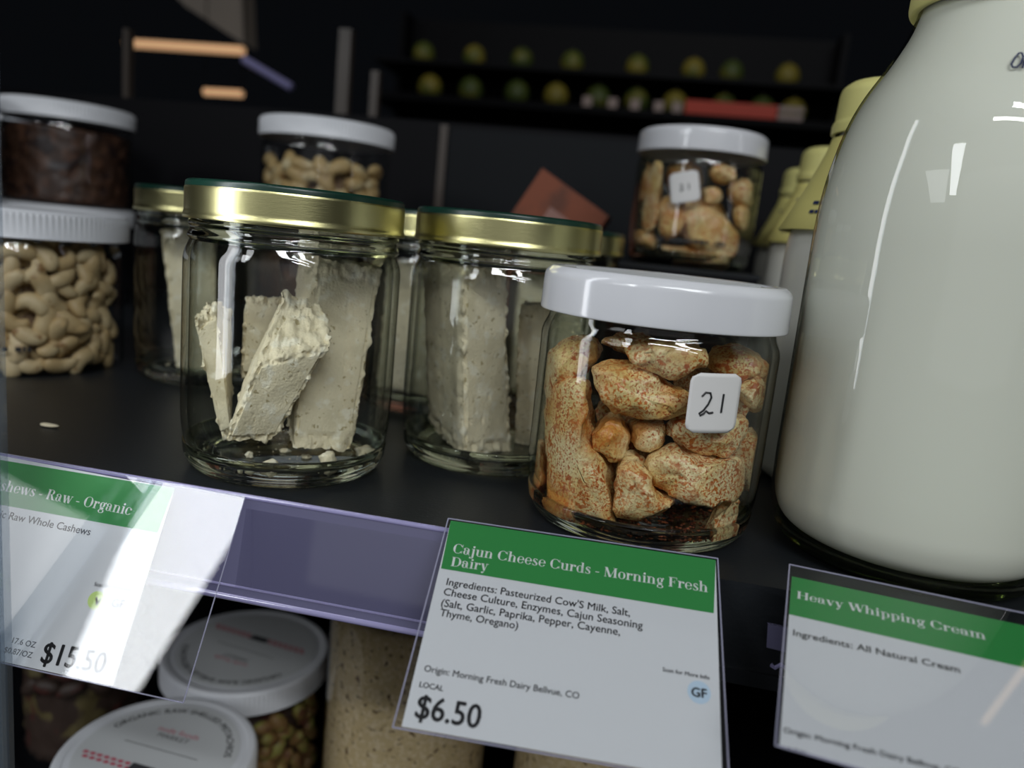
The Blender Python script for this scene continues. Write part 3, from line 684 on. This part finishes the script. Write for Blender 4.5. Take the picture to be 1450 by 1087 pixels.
jar_r2 = dup(jar_p, (*JR2, 89.2), 'wide white-lidded jar of dark nuts cut by the left picture edge')
jar_r20 = dup(jar_p, (*JR2, 0), 'wide white-lidded jar beneath the dark nut jar cut by the left picture edge')
jar_r3 = dup(jar_p, (*JR3, 89.2), 'wide white-lidded jar of dark nuts behind the two at the upper left')
jar_r30 = dup(jar_p, (*JR3, 0), 'wide white-lidded jar beneath the rearmost dark nut jar')
print_band(jar_p, JP, 53.4, 14.5, math.radians(-118), math.radians(-45), 2.8, M['ink'], 11)

def heap(name, c, r, z0, z1, mat, label, seed=1, amp=2.5, fr=.12, dome=6, cat='nuts'):
    """the uncountable filling of a jar as one lumpy body"""
    V, F = [], []; n = 90; prof = []
    for z in np.linspace(z0, z1, 26): prof.append((r, z))
    for k in range(1, 12): prof.append((r*(1-k/12), z1+dome*math.sin(k/12*1.57)))
    prof.append((0, z1+dome)); prof = [(0, z0)]+prof
    V, F = lathe_geo(prof, n, c[0], c[1]); out = []
    for v in V:
        p = Vector(v)+Vector((seed*50, 0, 0)); k = noise.noise(p*fr)*amp+noise.noise(p*fr*2.3)*amp*.5-amp*.6
        d = np.array([v[0]-c[0], v[1]-c[1]]); l = np.linalg.norm(d)
        q = np.array(v)
        if l > 1e-6: q[:2] = np.array(c)+d*(max(0, l+k)/l)
        if v[2] > z0+1: q[2] += noise.noise(p*fr+Vector((0, 0, 9)))*amp
        out.append(clampv(q, c, r, z0, z1+dome+4))
    o = mk(name, out, F, mat, None, world=True, loc=(c[0], c[1], z0), sharp=180)
    return tag(o, label, cat, kind='stuff')
heap('brown_nuts', JR1, 51.5, 91.6, 155, M['brown'], 'dark brown nuts filling the upper left jar nearest the back panel', 1)
heap('brown_nuts', JR2, 51.5, 91.6, 155, M['brown'], 'dark brown nuts filling the jar cut by the left picture edge', 2)
heap('brown_nuts', JR3, 51.5, 91.6, 155, M['brown'], 'dark brown nuts filling the rearmost upper left jar', 3)
heap('cashew_filling', JP, 42, 3, 60, M['cashew_shade'], 'cashews deep inside the front cashew jar, shade put into their colour', 4)
heap('roasted_filling', JQ, 42, 92.4, 141, M['cashew_shade'], 'cashews deep inside the rear cashew jar, shade put into their colour', 5)
heap('brown_nuts', JQ, 51.5, 2.5, 66, M['brown'], 'brown nuts filling the jar beneath the roasted cashew jar', 6)

# cashew mesh
def cashew_mesh(name, mat, L=19., bend=1.9, th=4.6, seed=0):
    R = L/bend/1.15; V, F = [], []; n, m = 14, 10
    for i in range(n+1):
        t = i/n; a = (t-.5)*bend*1.25; p = Vector((R*math.sin(a), R*(1-math.cos(a))-1.8, 0)); nn = Vector((-math.sin(a), math.cos(a), 0))
        s = max(.04, (1-abs(2*t-1)**2.6))**.55*th*(1.12-.3*t)
        for k in range(m):
            w = 2*math.pi*k/m; q = p+nn*math.cos(w)*s*1.05+Vector((0, 0, math.sin(w)*s*.82)); V.append(tuple(q))
    for i in range(n):
        for k in range(m): j = (k+1) % m; F.append((i*m+k, i*m+j, (i+1)*m+j, (i+1)*m+k))
    F.append(tuple(range(m))); F.append(tuple(n*m+k for k in range(m)))
    return V, F
def fill_wall(proto_name, geo_list, mats, c, R, z0, z1, dz, da, a0, a1, label, group, cat, seed, layers=2, step=8., tagfirst=True):
    rnd = random.Random(seed); protos = {}
    for lay in range(layers):
        rr = R-5.5-lay*step; z = z0+(lay*dz*.5); row = 0
        while z < z1:
            a = a0+(row % 2)*da*.5/rr
            while a < a1:
                r = rr+rnd.uniform(-1, .6); zz = z+rnd.uniform(-1.8, 1.8); aa = a+rnd.uniform(-.25, .25)*da/rr
                loc = (c[0]+r*math.cos(aa), c[1]+r*math.sin(aa), zz)
                # plane of the nut roughly tangent to the wall
                rot = Matrix.Rotation(aa+math.pi/2, 3, 'Z') @ Matrix.Rotation(math.pi/2+rnd.uniform(-.7, .7), 3, 'X') @ Matrix.Rotation(rnd.uniform(0, 6.28), 3, 'Z')
                k = rnd.randrange(len(geo_list))
                if k not in protos:
                    o = mk(proto_name, *geo_list[k], mats[k % len(mats)], None, sharp=180); tag(o, label, cat, group); protos[k] = o
                else:
                    o = protos[k].copy(); COL.objects.link(o)
                o.location = Vector(loc)*S; o.rotation_euler = rot.to_euler(); s = rnd.uniform(.85, 1.12); o.scale = (s, s, s)
                a += da/rr
            z += dz; row += 1
cg = [cashew_mesh('c', None, 19, 2.3, 4.7), cashew_mesh('c', None, 17, 2.9, 4.5), cashew_mesh('c', None, 20, 1.8, 5.2)]
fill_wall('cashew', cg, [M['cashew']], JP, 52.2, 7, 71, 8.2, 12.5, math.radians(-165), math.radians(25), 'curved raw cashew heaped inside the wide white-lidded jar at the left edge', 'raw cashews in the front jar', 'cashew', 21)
cg2 = [cashew_mesh('c', None, 21, 2.2, 6.4), cashew_mesh('c', None, 18, 1.7, 6.0)]
fill_wall('roasted_cashew', cg2, [M['roast']], JQ, 52.2, 98, 148, 11, 16.5, math.radians(-150), math.radians(0), 'chunky roasted cashew heaped inside the high rear white-lidded jar', 'roasted cashews in the rear jar', 'cashew', 22, layers=1)

# stray pale sliver of nut on the shelf
p = atz(74, 603, 0)
V, F = cashew_mesh('s', None, 8, .5, 1.8)
tag(mk('nut_sliver', [(x, y, z*.5+.8) for x, y, z in V], F, M['cheese'], None, loc=(p[0], p[1], 0), sharp=180), 'pale sliver of nut lying on the black shelf under the cashew jar', 'crumb')

# ------------------------------------------------------------------ cream bottle and yellow-capped bottles
JM = (100., 49.9)
bt = thing('cream_bottle', (*JM, 0), 'large glass bottle full of cream with a yellow cap at the right edge', 'bottle')
bp_ = fillet([(34, 1.5), (38.4, .3, 1.5), (43.5, 4, 4), (46.8, 14, 6), (47.2, 30), (47.2, 116, 8), (46, 130, 6), (42.9, 146, 8), (39, 157, 8), (32.2, 168.5, 6), (27.4, 179, 6), (25.6, 187), (25.2, 200)])
gb = mk('glass_body', *lathe_geo(bp_, 128), M['bottle_glass'], bt)
mp_ = fillet([(0, 6), (37.0, 6, 3), (42.8, 9.5, 4), (45.9, 17, 6), (46.2, 32), (46.2, 116, 8), (45, 130, 6), (41.9, 146, 8), (38, 157, 8), (31.2, 168.5, 6), (26.4, 179, 6), (24.6, 187), (24.2, 196), (0, 196)])
mk('cream_fill', *lathe_geo(mp_, 128), M['milk'], bt)
bb = fillet([(0, 2.2), (32, 2.0, 1), (35, .3, 1.2), (38.6, .3, 1.6), (43.3, 4, 3), (44.6, 7), (43.6, 7.4), (41.5, 6.0, 2), (36, 4.2, 2), (0, 4.2)])
mk('glass_base', *lathe_geo(bb, 128), M['base_glass_green'], bt)
cp = fillet([(26, 185.5), (28.2, 184.8, .8), (29, 186.5, 1), (29, 191, 1), (28.2, 192, .6), (28, 205, 2), (0, 206)])
mk('cap', *lathe_geo(cp, 96), M['yellow'], bt)
# the two outlined letters visible on the shoulder
def on_lathe(prof, c, px, py):
    best = None; d = ray(px, py)
    for t in np.linspace(200, 330, 1400)/1.:
        q = CAMP+d*t/np.linalg.norm(d); rr = math.hypot(q[0]-c[0], q[1]-c[1])
        zs = [z for _, z in prof]; rs = [r for r, _ in prof]
        if zs[0] < q[2] < zs[-1] and rr <= np.interp(q[2], zs, rs)+.25: return q
    return CAMP+d*.26
def letter(pts): return tube_geo([on_lathe(bp_, JM, *q) for q in pts], .28, 6)
O_ = [(1443, 75), (1437, 82), (1432, 91), (1434, 95), (1440, 95), (1446, 89), (1449, 80), (1447, 75), (1443, 75)]
R_ = [(1448, 96), (1453, 80), (1451, 88), (1457, 80), (1461, 81)]
mk('printed_letters', *join([letter(O_), letter(R_)]), M['navy'], bt, world=True)

def milk_bottle(loc, label):
    t = thing('yellow_capped_bottle', loc, label, 'bottle', 'yellow-capped bottles in a row')
    prof = fillet([(0, .6), (30, .6, 2), (34.5, 5, 4), (35, 20), (35, 110, 8), (31, 130, 8), (22, 152, 8), (19, 162)])
    mk('milk_body', *lathe_geo(prof, 72), pbr('milk_in_bottle', (.62, .62, .56), .25) if 'mb' not in M else M['mb'], t)
    cap = []
    V, F = lathe_geo(fillet([(21.5, 160), (23.5, 159.5, .8), (23.6, 164, 1), (22.6, 165.5), (22.2, 179, 2.5), (18, 182.5, 1.5), (0, 182.8)]), 24)
    mk('cap', V, F, M['yellow'], t, sharp=25)
    skirt = lathe_geo(fillet([(22.5, 158), (24, 152, 2), (31, 134, 4), (39.5, 116)]), 72)
    s = mk('neck_tag', *skirt, M['yellow_tag'], t)
    m = s.modifiers.new('thickness', 'SOLIDIFY'); m.thickness = .5*S
    # print on the tag: one bold word and lines of small type, following the cone
    def cone(a, z): r = np.interp(z, [116, 134, 152], [39.5, 31, 24])+.9; return (r*math.cos(a), r*math.sin(a), z)
    def wrap(geo, a_c, z, h, w):
        V, F = geo; xs = [v[0] for v in V]; x0, x1 = min(xs), max(xs)
        P = [cone(a_c+((x-x0)/(x1-x0)-.5)*w, z+y*h) for x, y in V]; return P, F
    g = [wrap(serif_geo('m'), math.radians(-128), 133, 11, .36), wrap(serif_geo('m'), math.radians(-104), 133, 11, .36)]
    for z, a0, w in ((145, -128, .7), (127, -125, .8), (123, -130, .6)):
        q = a0; gg = []
        for k in range(7): gg.append(([cone(math.radians(a0)+w*(k/7-.5)+x, z+y) for x, y in ((0, 0), (w*.11, 0), (w*.11, 1.5), (0, 1.5))], [(0, 1, 2, 3)]))
        g += gg
    mk('tag_print', *join(g), M['navy'], s)
    return t
M['mb'] = pbr('milk_in_bottle', (.62, .62, .56), .22)
y1 = milk_bottle((93, 142, 0), 'yellow-capped milk bottle with yellow neck tag right behind the cream bottle')
y2 = dup(y1, (112, 345, 0), 'yellow-capped milk bottle second in the row behind the cream bottle')
y3 = dup(y1, (119, 470, 0), 'yellow-capped milk bottle third and farthest in the row behind the cream bottle')

# ------------------------------------------------------------------ ticket strip on the shelf edge
ts = thing('ticket_strip', (-190, -4, 0), 'lilac-tinted clear ticket strip along the shelf edge, left of centre', 'shelf strip')
X0, X1 = -420, -38
def ext(prof, x0, x1): # extrude a closed y,z profile along x
    n = len(prof); V = [(x0, y, z) for y, z in prof]+[(x1, y, z) for y, z in prof]
    return V, [tuple(range(n)), tuple(range(n, 2*n))]+[(i, (i+1) % n, n+(i+1) % n, n+i) for i in range(n)]
mk('front_lens', *ext([(-4.6, 1.2), (-11.2, -32.4), (-10.4, -32.6), (-3.8, 1.0)], X0, X1), M['strip'], ts, world=True, smooth=False)
mk('back_plate', *ext([(-2.4, 0), (-7.6, -32), (-7.0, -32.2), (-1.8, -.2)], X0, X1), M['strip'], ts, world=True, smooth=False)
mk('top_lip', *tube_geo([(X0, -3.9, 1.9), (X1, -3.9, 1.9)], 1.0, 10), M['strip_edge'], ts, world=True)
mk('bottom_lip', *tube_geo([(X0, -10.6, -32.6), (X1, -10.6, -32.6)], 1.3, 10), M['strip_edge'], ts, world=True)
mk('lower_rib', *tube_geo([(X0, -10.4, -28.6), (X1, -10.4, -28.6)], .5, 8), M['strip_edge'], ts, world=True)
mk('clear_insert', *ext([(-5.8, -1.6), (-11.2, -28.4), (-11.0, -28.5), (-5.6, -1.7)], -128, X1), M['sleeve'], ts, world=True, smooth=False)
# short clip of strip left of the cream card
cl = thing('strip_clip', (53, -4, -24), 'short broken piece of lilac strip sticking out left of the whipping cream card', 'clip')
pc = [aty(*q, -6) for q in [(1087, 882), (1125, 890), (1125, 925), (1085, 915)]]
mk('clip_plate', [tuple(p+np.array([0, dy, 0])) for dy in (-.6, .6) for p in pc], [(0, 1, 2, 3), (4, 5, 6, 7), (0, 1, 5, 4), (1, 2, 6, 5), (2, 3, 7, 6), (3, 0, 4, 7)], M['strip'], cl, world=True, smooth=False)
pt = [aty(*q, -6) for q in [(1092, 941), (1097, 945), (1106, 940), (1112, 946)]]
mk('torn_end', *tube_geo(pt, .7, 6), M['strip_edge'], cl, world=True)

# ------------------------------------------------------------------ price cards
def edge_frame(name, card, q, parent, h, r=.24):
    gs = []
    for i in range(4):
        a, b = q[i], q[(i+1) % 4]; gs.append(tube_geo([card.at(*a, h), card.at(*b, h)], r, 6))
    return mk(name, *join(gs), M['sleeve_edge'], parent, world=True)
SA = lambda s, b=.010: sans_geo(s, b)
def make_card(card, label, sleeve_q, label_q, head_q):
    t = thing('price_card', card.at(0, 0, -.2), label, 'price card', 'green-headed price cards')
    paper = slab('paper', card, label_q, 0, .15, M['paper'], t)
    slab('header_band', card, head_q, .16, .22, M['header'], paper)
    slab('sleeve', card, sleeve_q, .45, .75, M['sleeve'], t)
    edge_frame('sleeve_edge', card, sleeve_q, t, .5)
    return t, paper
HT = .24
# centre card
cc = Card((-54.92, -9, 7.51), .091, .942, .02)
Wc, Hc = 85.5, 65.5
t, pa = make_card(cc, 'centre price card for cajun cheese curds priced 6.50, below the front curd jar',
    [(-.4, -.4), (Wc+.4, -.4), (Wc+1.5, Hc+.5), (-1., Hc+.5)], [(.5, .1), (Wc-.2, .1), (Wc-.2, Hc-.2), (1.2, Hc-.2)],
    [(.5, .1), (Wc-.2, .1), tuple(cc.uv(1010.5, 868.5)), tuple(cc.uv(624.5, 805))])
text_on('title_text', cc, serif_geo('Cajun Cheese Curds - Morning Fresh'), (640.7, 782.6), (1002, 838.9), M['title'], pa, HT)
text_on('title_text', cc, serif_geo('Dairy'), (638, 801.6), (690.7, 808.6), M['title'], pa, HT)
for s, a, b in [("Ingredients: Pasteurized Cow'S Milk, Salt,", (631.6, 828.3), (891.9, 873)), ('Cheese Culture, Enzymes, Cajun Seasoning', (627.4, 842.4), (909.8, 891)),
                ('(Salt, Garlic, Paprika, Pepper, Cayenne,', (623.9, 858.2), (877.8, 900)), ('Thyme, Oregano)', (622, 872), (733, 891))]:
    text_on('ingredient_text', cc, SA(s), a, b, M['ink'], pa, HT)
text_on('origin_text', cc, SA('Origin: Morning Fresh Dairy Bellvue, CO'), (600, 950.4), (819.8, 990), M['ink'], pa, HT)
text_on('local_text', cc, SA('LOCAL', .02), (593.3, 972.5), (627.4, 978.9), M['ink'], pa, HT)
text_on('price_text', cc, SA('$6.50', .02), (586, 1015.5), (678.4, 1032), M['ink'], pa, HT, 1.12)
text_on('scan_text', cc, SA('Scan for More Info', .016), (938, 950.4), (1004.4, 962.7), M['grey_ink'], pa, HT)
bd = disc_on('diet_badge', cc, (989.7, 980.3), 3.2, M['badge_blue'], pa, HT)
text_on('badge_text', cc, SA('GF', .035), (978.5, 985.5), (1001, 989), M['ink'], bd, HT+.06)
# left card
lc = Card((-128.02, -6.33, 2.55), .048, .513, .029); Hl = 66.5
lt, lb_ = tuple(lc.uv(247.6, 691.5)), tuple(lc.uv(160, 970.5))
t, pa = make_card(lc, 'left price card for raw organic cashews in a clear sleeve with strong glare, priced 15.50'.replace(' in a clear sleeve with strong glare', ' under strong glare'),
    [(-112, 0), (0, 0), (0, Hl), (-112, Hl)], [(-110.5, lt[1]-.6), lt, (lb_[0], Hl-.4), (-110.5, Hl-.4)],
    [(-110.5, lc.uv(0, 652)[1]), lt, tuple(lc.uv(223.5, 754.5)), (-110.5, lc.uv(0, 715)[1])])
text_on('title_text', lc, serif_geo('Cashews - Raw - Organic'), (-22, 689.5), (184.8, 729.4), M['title'], pa, HT)
text_on('product_text', lc, SA('Organic Raw Whole Cashews'), (-34, 725.5), (127.4, 758), M['grey_ink'], pa, HT)
text_on('scan_text', lc, SA('Scan for More Info'), (133.5, 829.2), (188, 838), M['grey_ink'], pa, HT)
bd = disc_on('diet_badge', lc, (136.7, 849.6), 2.9, M['badge_green'], pa, HT)
text_on('badge_text', lc, SA('V', .04), (132.5, 856), (142, 858), M['ink'], bd, HT+.06)
bd = disc_on('diet_badge', lc, (166, 855), 2.9, M['badge_pale'], pa, HT)
text_on('badge_text', lc, SA('GF', .035), (157, 858.5), (175.5, 862), M['grey_ink'], bd, HT+.06)
text_on('size_text', lc, SA('17.6 OZ'), (17.2, 910), (50, 917), M['grey_ink'], pa, HT)
text_on('unit_price_text', lc, SA('$0.87/OZ'), (5.4, 923), (45, 931.5), M['grey_ink'], pa, HT)
text_on('price_text', lc, SA('$15.50', .02), (56.5, 937), (146.4, 953.7), M['ink'], pa, HT, 1.12)
# right card
rc = Card((51.65, -4.95, 9.52), -.199, 1.244, -.04); Hr = 66
w_ = 88.
t, pa = make_card(rc, 'right price card for heavy whipping cream below the large cream bottle',
    [(0, 0), (w_, 0), (w_, Hr), (0, Hr)], [(.9, 4.9), (w_-.6, 4.9), (w_-.6, Hr-.4), (.9, Hr-.4)],
    [(.9, 4.9), (w_-.6, 4.9), (w_-.6, 21.2), (.9, 21.2)])
text_on('title_text', rc, serif_geo('Heavy Whipping Cream'), (1128, 847.5), (1395.9, 906.5), M['title'], pa, HT)
text_on('ingredient_text', rc, SA('Ingredients: All Natural Cream'), (1122.8, 900), (1359.6, 953.5), M['ink'], pa, HT)
text_on('origin_text', rc, SA('Origin: Morning Fresh Dairy Bellvue, CO'), (1109.3, 1037.5), (1362, 1099), M['ink'], pa, HT)
text_on('local_text', rc, SA('LOCAL', .02), (1107.5, 1063), (1144, 1071), M['ink'], pa, HT)
text_on('price_text', rc, SA('$', .02), (1104, 1117), (1125, 1121.5), M['ink'], pa, HT, 1.12)

# ------------------------------------------------------------------ lower shelf
def arc_text(geo, r, a_mid, up=True, size=1.):
    """bend a line of lettering round a circle; a_mid in radians"""
    V, F = geo; xs = [v[0] for v in V]; m = (min(xs)+max(xs))/2
    out = []
    for x, y in V:
        s = (x-m)*size
        a = a_mid-s/r if up else a_mid+s/r; rr = r+y*size if up else r-y*size
        out.append((rr*math.cos(a), rr*math.sin(a)))
    return out, F
def lid_label(parent_lid, r, z, rot):
    d = mk('lid_label', *lathe_geo([(0, z), (r-9, z), (r-9, z+.15), (0, z+.15)], 64), M['label_white'], parent_lid)
    def put(name, geo, mat):
        V, F = geo; c, s = math.cos(rot), math.sin(rot)
        return mk(name, [(x*c-y*s, x*s+y*c, z+.2) for x, y in V], F, mat, d, smooth=False)
    put('rim_text', arc_text(sans_geo('ORGANIC RAW SHELLED PISTACHIOS', .02), r-16, math.pi/2, True, 5.2), M['ink'])
    def line(txt, y, size, b=.0):
        V, F = sans_geo(txt, b); m = (min(v[0] for v in V)+max(v[0] for v in V))/2
        return [((x-m)*size, y+yy*size) for x, yy in V], F
    put('shop_name_text', line('nude foods', 15.5, 5.6), M['pink'])
    put('shop_name_text', line('MARKET', 10.8, 5.), M['grey_ink'])
    put('rule_line', ([(-22, 2), (22, 2), (22, 2.5), (-22, 2.5)], [(0, 1, 2, 3)]), M['grey_ink'])
    gs = []
    for row in range(2):
        for k in range(-8, 9):
            x = k*4.2+(row*2.1); y = -12-row*3.
            if abs(k) > 1 and math.hypot(x, y) < r-12: gs.append(([(x-1.5, y-1), (x+1.5, y-1), (x+1.5, y+1), (x-1.5, y+1)], [(0, 1, 2, 3)]))
    put('dash_row', join(gs), M['pink'])
    put('bar_mark', ([(-6, -16), (7, -16), (7, -10.5), (-6, -10.5)], [(0, 1, 2, 3)]), M['grey_ink'])
GL = 'nut jars on the lower shelf'
def low_jar(loc, label, r, hb):
    t = wide_jar(loc, label, r, hb, GL); return t
JL1 = (-223., 85.); JL2 = (-232., 191.6); ZL = -272
l1 = low_jar((*JL1, ZL), 'nut jar on the lower shelf whose labelled white lid fills the bottom left corner', 50., 74)
lid_label([c for c in l1.children if c.name.startswith('lid')][0], 50., 88.4, -.05)
l2 = low_jar((*JL2, ZL), 'nut jar on the lower shelf with white lid label upside down, under the ticket strip', 53.5, 74)
lid_label([c for c in l2.children if c.name.startswith('lid')][0], 53.5, 88.4, 3.0)
nut = []
for k in range(2):
    bm = bmesh.new(); bmesh.ops.create_icosphere(bm, subdivisions=2, radius=1)
    V = [(v.co.x*8.5*(1+.1*noise.noise(v.co*2)), v.co.y*5.2, v.co.z*4.6*(1+.15*noise.noise(v.co*2+Vector((k*4, 1, 0))))) for v in bm.verts]; bm.verts.index_update()
    nut.append((V, [tuple(q.index for q in f.verts) for f in bm.faces])); bm.free()
heap('pistachio_filling', JL2, 42, ZL+3, ZL+58, M['mixnut'], 'pistachios deep inside the lower jar with the upside down label, coloured dark for shade', 7)  # borrows the dark nut colour to stand for shade in the jar
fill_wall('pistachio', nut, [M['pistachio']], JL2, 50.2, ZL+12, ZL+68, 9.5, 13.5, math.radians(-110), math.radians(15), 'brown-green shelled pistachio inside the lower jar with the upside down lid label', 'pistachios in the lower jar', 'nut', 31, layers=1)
heap('pistachio_filling', JL1, 46.5, ZL+3, ZL+64, M['pistachio'], 'pistachios filling the lower jar in the bottom left corner', 8, amp=4, fr=.2)
def tall_jar(loc, label, r=50., hb=178.):
    return wide_jar(loc, label, r, hb, 'tall jars on the lower shelf')
JS1 = (-108., 152.); JS2 = (4., 150.); JG = (-352., 190.)
s1 = tall_jar((*JS1, ZL), 'tall jar of sandy nut meal under the lilac ticket strip on the lower shelf')
s2 = dup(s1, (*JS2, ZL), 'tall jar of sandy nut meal behind the lower edge of the centre price card')
s3 = dup(s1, (*JG, ZL), 'tall jar of dark mixed nuts behind the left price card on the lower shelf')
for c, lab in ((JS1, 'sandy ground nut meal filling the tall jar under the ticket strip'), (JS2, 'sandy ground nut meal filling the tall jar behind the centre price card')):
    heap('nut_meal', c, 46.6, ZL+3.5, ZL+166, M['meal'], lab, 9, amp=.5, fr=.05, dome=2, cat='nut meal')
heap('mixed_nuts', JG, 38, ZL+3, ZL+166, M['mixnut'], 'shaded nuts deep inside the tall jar behind the left price card', 10)
fill_wall('mixed_nut', nut, [M['mixnut']], JG, 46.5, ZL+60, ZL+150, 10, 14, math.radians(-100), math.radians(20), 'dark mixed nut inside the tall jar behind the left price card', 'mixed nuts in the tall jar', 'nut', 33, layers=1)

# ------------------------------------------------------------------ glass door edge at the far left
dr = thing('glass_door', (-176, -58, -300), 'edge of the clear sliding door in front of the shelf at the far left', 'door')
box('light_housing', (-200, -191.4, -49, -43, -330, 640), M['door_edge'], dr)
box('edge_strip', (-191.1, -187.9, -49, -45, -330, 640), M['door_edge'], dr)
box('edge_seal', (-187., -184.2, -48, -46, -330, 640), M['door_seal'], dr)

# ------------------------------------------------------------------ rear of the case and the aisle beyond
P1, P2, P3 = aty(768, 238, 420), aty(862, 306, 420), aty(733, 290, 420)
e1 = (P2-P1)/np.linalg.norm(P2-P1); L1 = np.linalg.norm(P2-P1); e2 = np.array([e1[2], 0, -e1[0]]); 
if e2[2] > 0: e2 = -e2
L2 = (P1[2]-2)/abs(e2[2])-L1*0
low = P1+e2*L2; 
# stop where the lowest corner meets the shelf
L2 = (min(P1[2], P2[2])-2)/abs(e2[2])
ct = thing('carton', P1+e2*L2, 'red-brown carton leaning askew at the rear, left of the rear curd jar', 'box')
V = [P1+np.array([0, dy, 0]) for dy in (0, 45)]
Vc = []
for dy in (0, 45):
    for q in (P1, P2, P2+e2*L2, P1+e2*L2): Vc.append(q+np.array([0, dy, 0]))
cb = mk('carton_body', Vc, [(0, 1, 2, 3), (4, 5, 6, 7), (0, 1, 5, 4), (1, 2, 6, 5), (2, 3, 7, 6), (3, 0, 4, 7)], M['carton'], ct, world=True, smooth=False)
q0 = P1+e1*L1*.35+e2*22-np.array([0, .4, 0])
mk('carton_panel', [q0, q0+e1*L1*.5, q0+e1*L1*.5+e2*26, q0+e2*26], [(0, 1, 2, 3)], pbr('faded_panel', (.30, .16, .13), .6), ct, world=True, smooth=False)

# posts of the rear frame
for k, (px, w, lab) in enumerate([(489, 14, 'thin brown upright post at the rear, above the roasted cashew lid'), (531, 9, 'thinner upright post at the rear, right of the brown one'), (178, 7, 'dim upright post at the rear left')]):
    a = aty(px, 40 if k != 1 else 100, 590); b = aty(px, 170, 590)
    o = tag(box('upright_post', (a[0]-w/2, a[0]+w/2, 590, 600, 0, a[2]), M['post'], None, loc=(a[0], 595, 0)), lab, 'post')
# produce stand across the aisle
pd = thing('produce_shelf', (0, 1330, 0), 'dark produce shelf with a red price rail across the aisle', 'shelf')
ra, rb2 = aty(820, 140, 1300), aty(1142, 168, 1300)
zr = ra[2]
box('shelf_board', (-620, 320, 1300, 1500, 355, 368), M['black'], pd)
box('shelf_board', (-620, 320, 1330, 1500, 432, 440), M['black'], pd)
box('side_panel', (-620, 320, 1500, 1515, 0, 560), M['black'], pd)
box('base_board', (-600, 300, 1320, 1500, 0, 20), M['black'], pd)
for x in (-610, 300): box('stand_leg', (x, x+12, 1440, 1500, 0, 560), M['black'], pd)
xa, xb = aty(970, 152, 1298)[0], aty(1100, 162, 1298)[0]
box('price_rail', (xa, xb, 1296, 1300, 366, 390), M['red'], pd)
box('rail_tag', (xb+2, xb+46, 1296, 1300, 366, 376), M['palepink'], pd); box('rail_tag', (xb+2, xb+46, 1296, 1300, 380, 390), M['palepink'], pd)
for px in (832, 868, 900, 934, 960):
    x = aty(px, 142, 1298)[0]; box('rail_tag', (x-9, x+9, 1296, 1300, 366, 384), M['palepink'], pd)
def produce(px, py, z0, r, mat, lab, y=1360):
    p = aty(px, py, y); prof = [(0, 0), (r*.5, r*.05), (r*.85, r*.35), (r, r*.8), (r*.9, r*1.25), (r*.7, r*1.6), (r*.45, r*1.78), (r*.2, r*1.88), (0, r*1.9)]
    t = thing('fruit', (p[0], y, z0), lab, 'fruit', 'fruit on the shelf across the aisle')
    b = mk('fruit_body', *lathe_geo(prof, 24), mat, t, sharp=180)
    mk('stem', *tube_geo([(0, 0, r*1.85), (1, 0, r*2.05)], 1.6, 6), M['post'], b)
for i, px in enumerate([610, 668, 734, 790, 850, 905, 960, 1030, 1085, 1130]):
    produce(px, 110, 368, 26, M['produce_g' if i % 3 else 'produce_y'], f'green fruit on the lower board across the aisle, {["first","second","third","fourth","fifth","sixth","seventh","eighth","ninth","last"][i]} from the left')
for i, px in enumerate([600, 672, 740, 812, 905, 985, 1040, 1120]):
    produce(px, 75, 440, 24, M['produce_y' if i % 4 != 2 else 'produce_g'], f'yellow fruit on the upper board across the aisle, {["first","second","third","fourth","fifth","sixth","seventh","last"][i]} from the left', 1385)
def pendant(a, b, y, lab, r=9):
    A, B = aty(*a, y), aty(*b, y)
    t = thing('tube_lamp', A, lab, 'lamp', 'warm tube lamps beyond the case')
    mk('tube', *tube_geo([A, B], r, 12), M['warm'], t, world=True)
    for q in (A, B): mk('hanger', *tube_geo([q, q+np.array([0, 0, 400])], 1.2, 6), M['black'], t, world=True)
pendant((178, 61), (345, 72), 1300, 'longer warm tube lamp glowing at the upper left beyond the case')
pendant((290, 130), (343, 133), 1360, 'shorter warm tube lamp glowing below the longer one', 8)
A, B = aty(345, 84, 1290), aty(413, 124, 1290)
tag(mk('lilac_reflection', *tube_geo([A, B], 8, 10), M['lilac'], None, world=True, loc=A), 'slanting lilac bar standing in for a reflected strip, beside the warm tube lamps', 'rail')  # plain bar standing in for the reflection of a plastic strip
c4 = [aty(*q, 1500) for q in [(215, -40), (340, -40), (345, 62), (262, 8)]]
tag(mk('ceiling_beam', [tuple(q+np.array([0, d, 0])) for d in (0, 60) for q in c4], [(0, 1, 2, 3), (4, 5, 6, 7), (0, 1, 5, 4), (1, 2, 6, 5), (2, 3, 7, 6), (3, 0, 4, 7)], M['beam'], None, world=True, smooth=False, loc=c4[0]), 'grey-beige beam end at the top left beyond the lamps', 'beam')
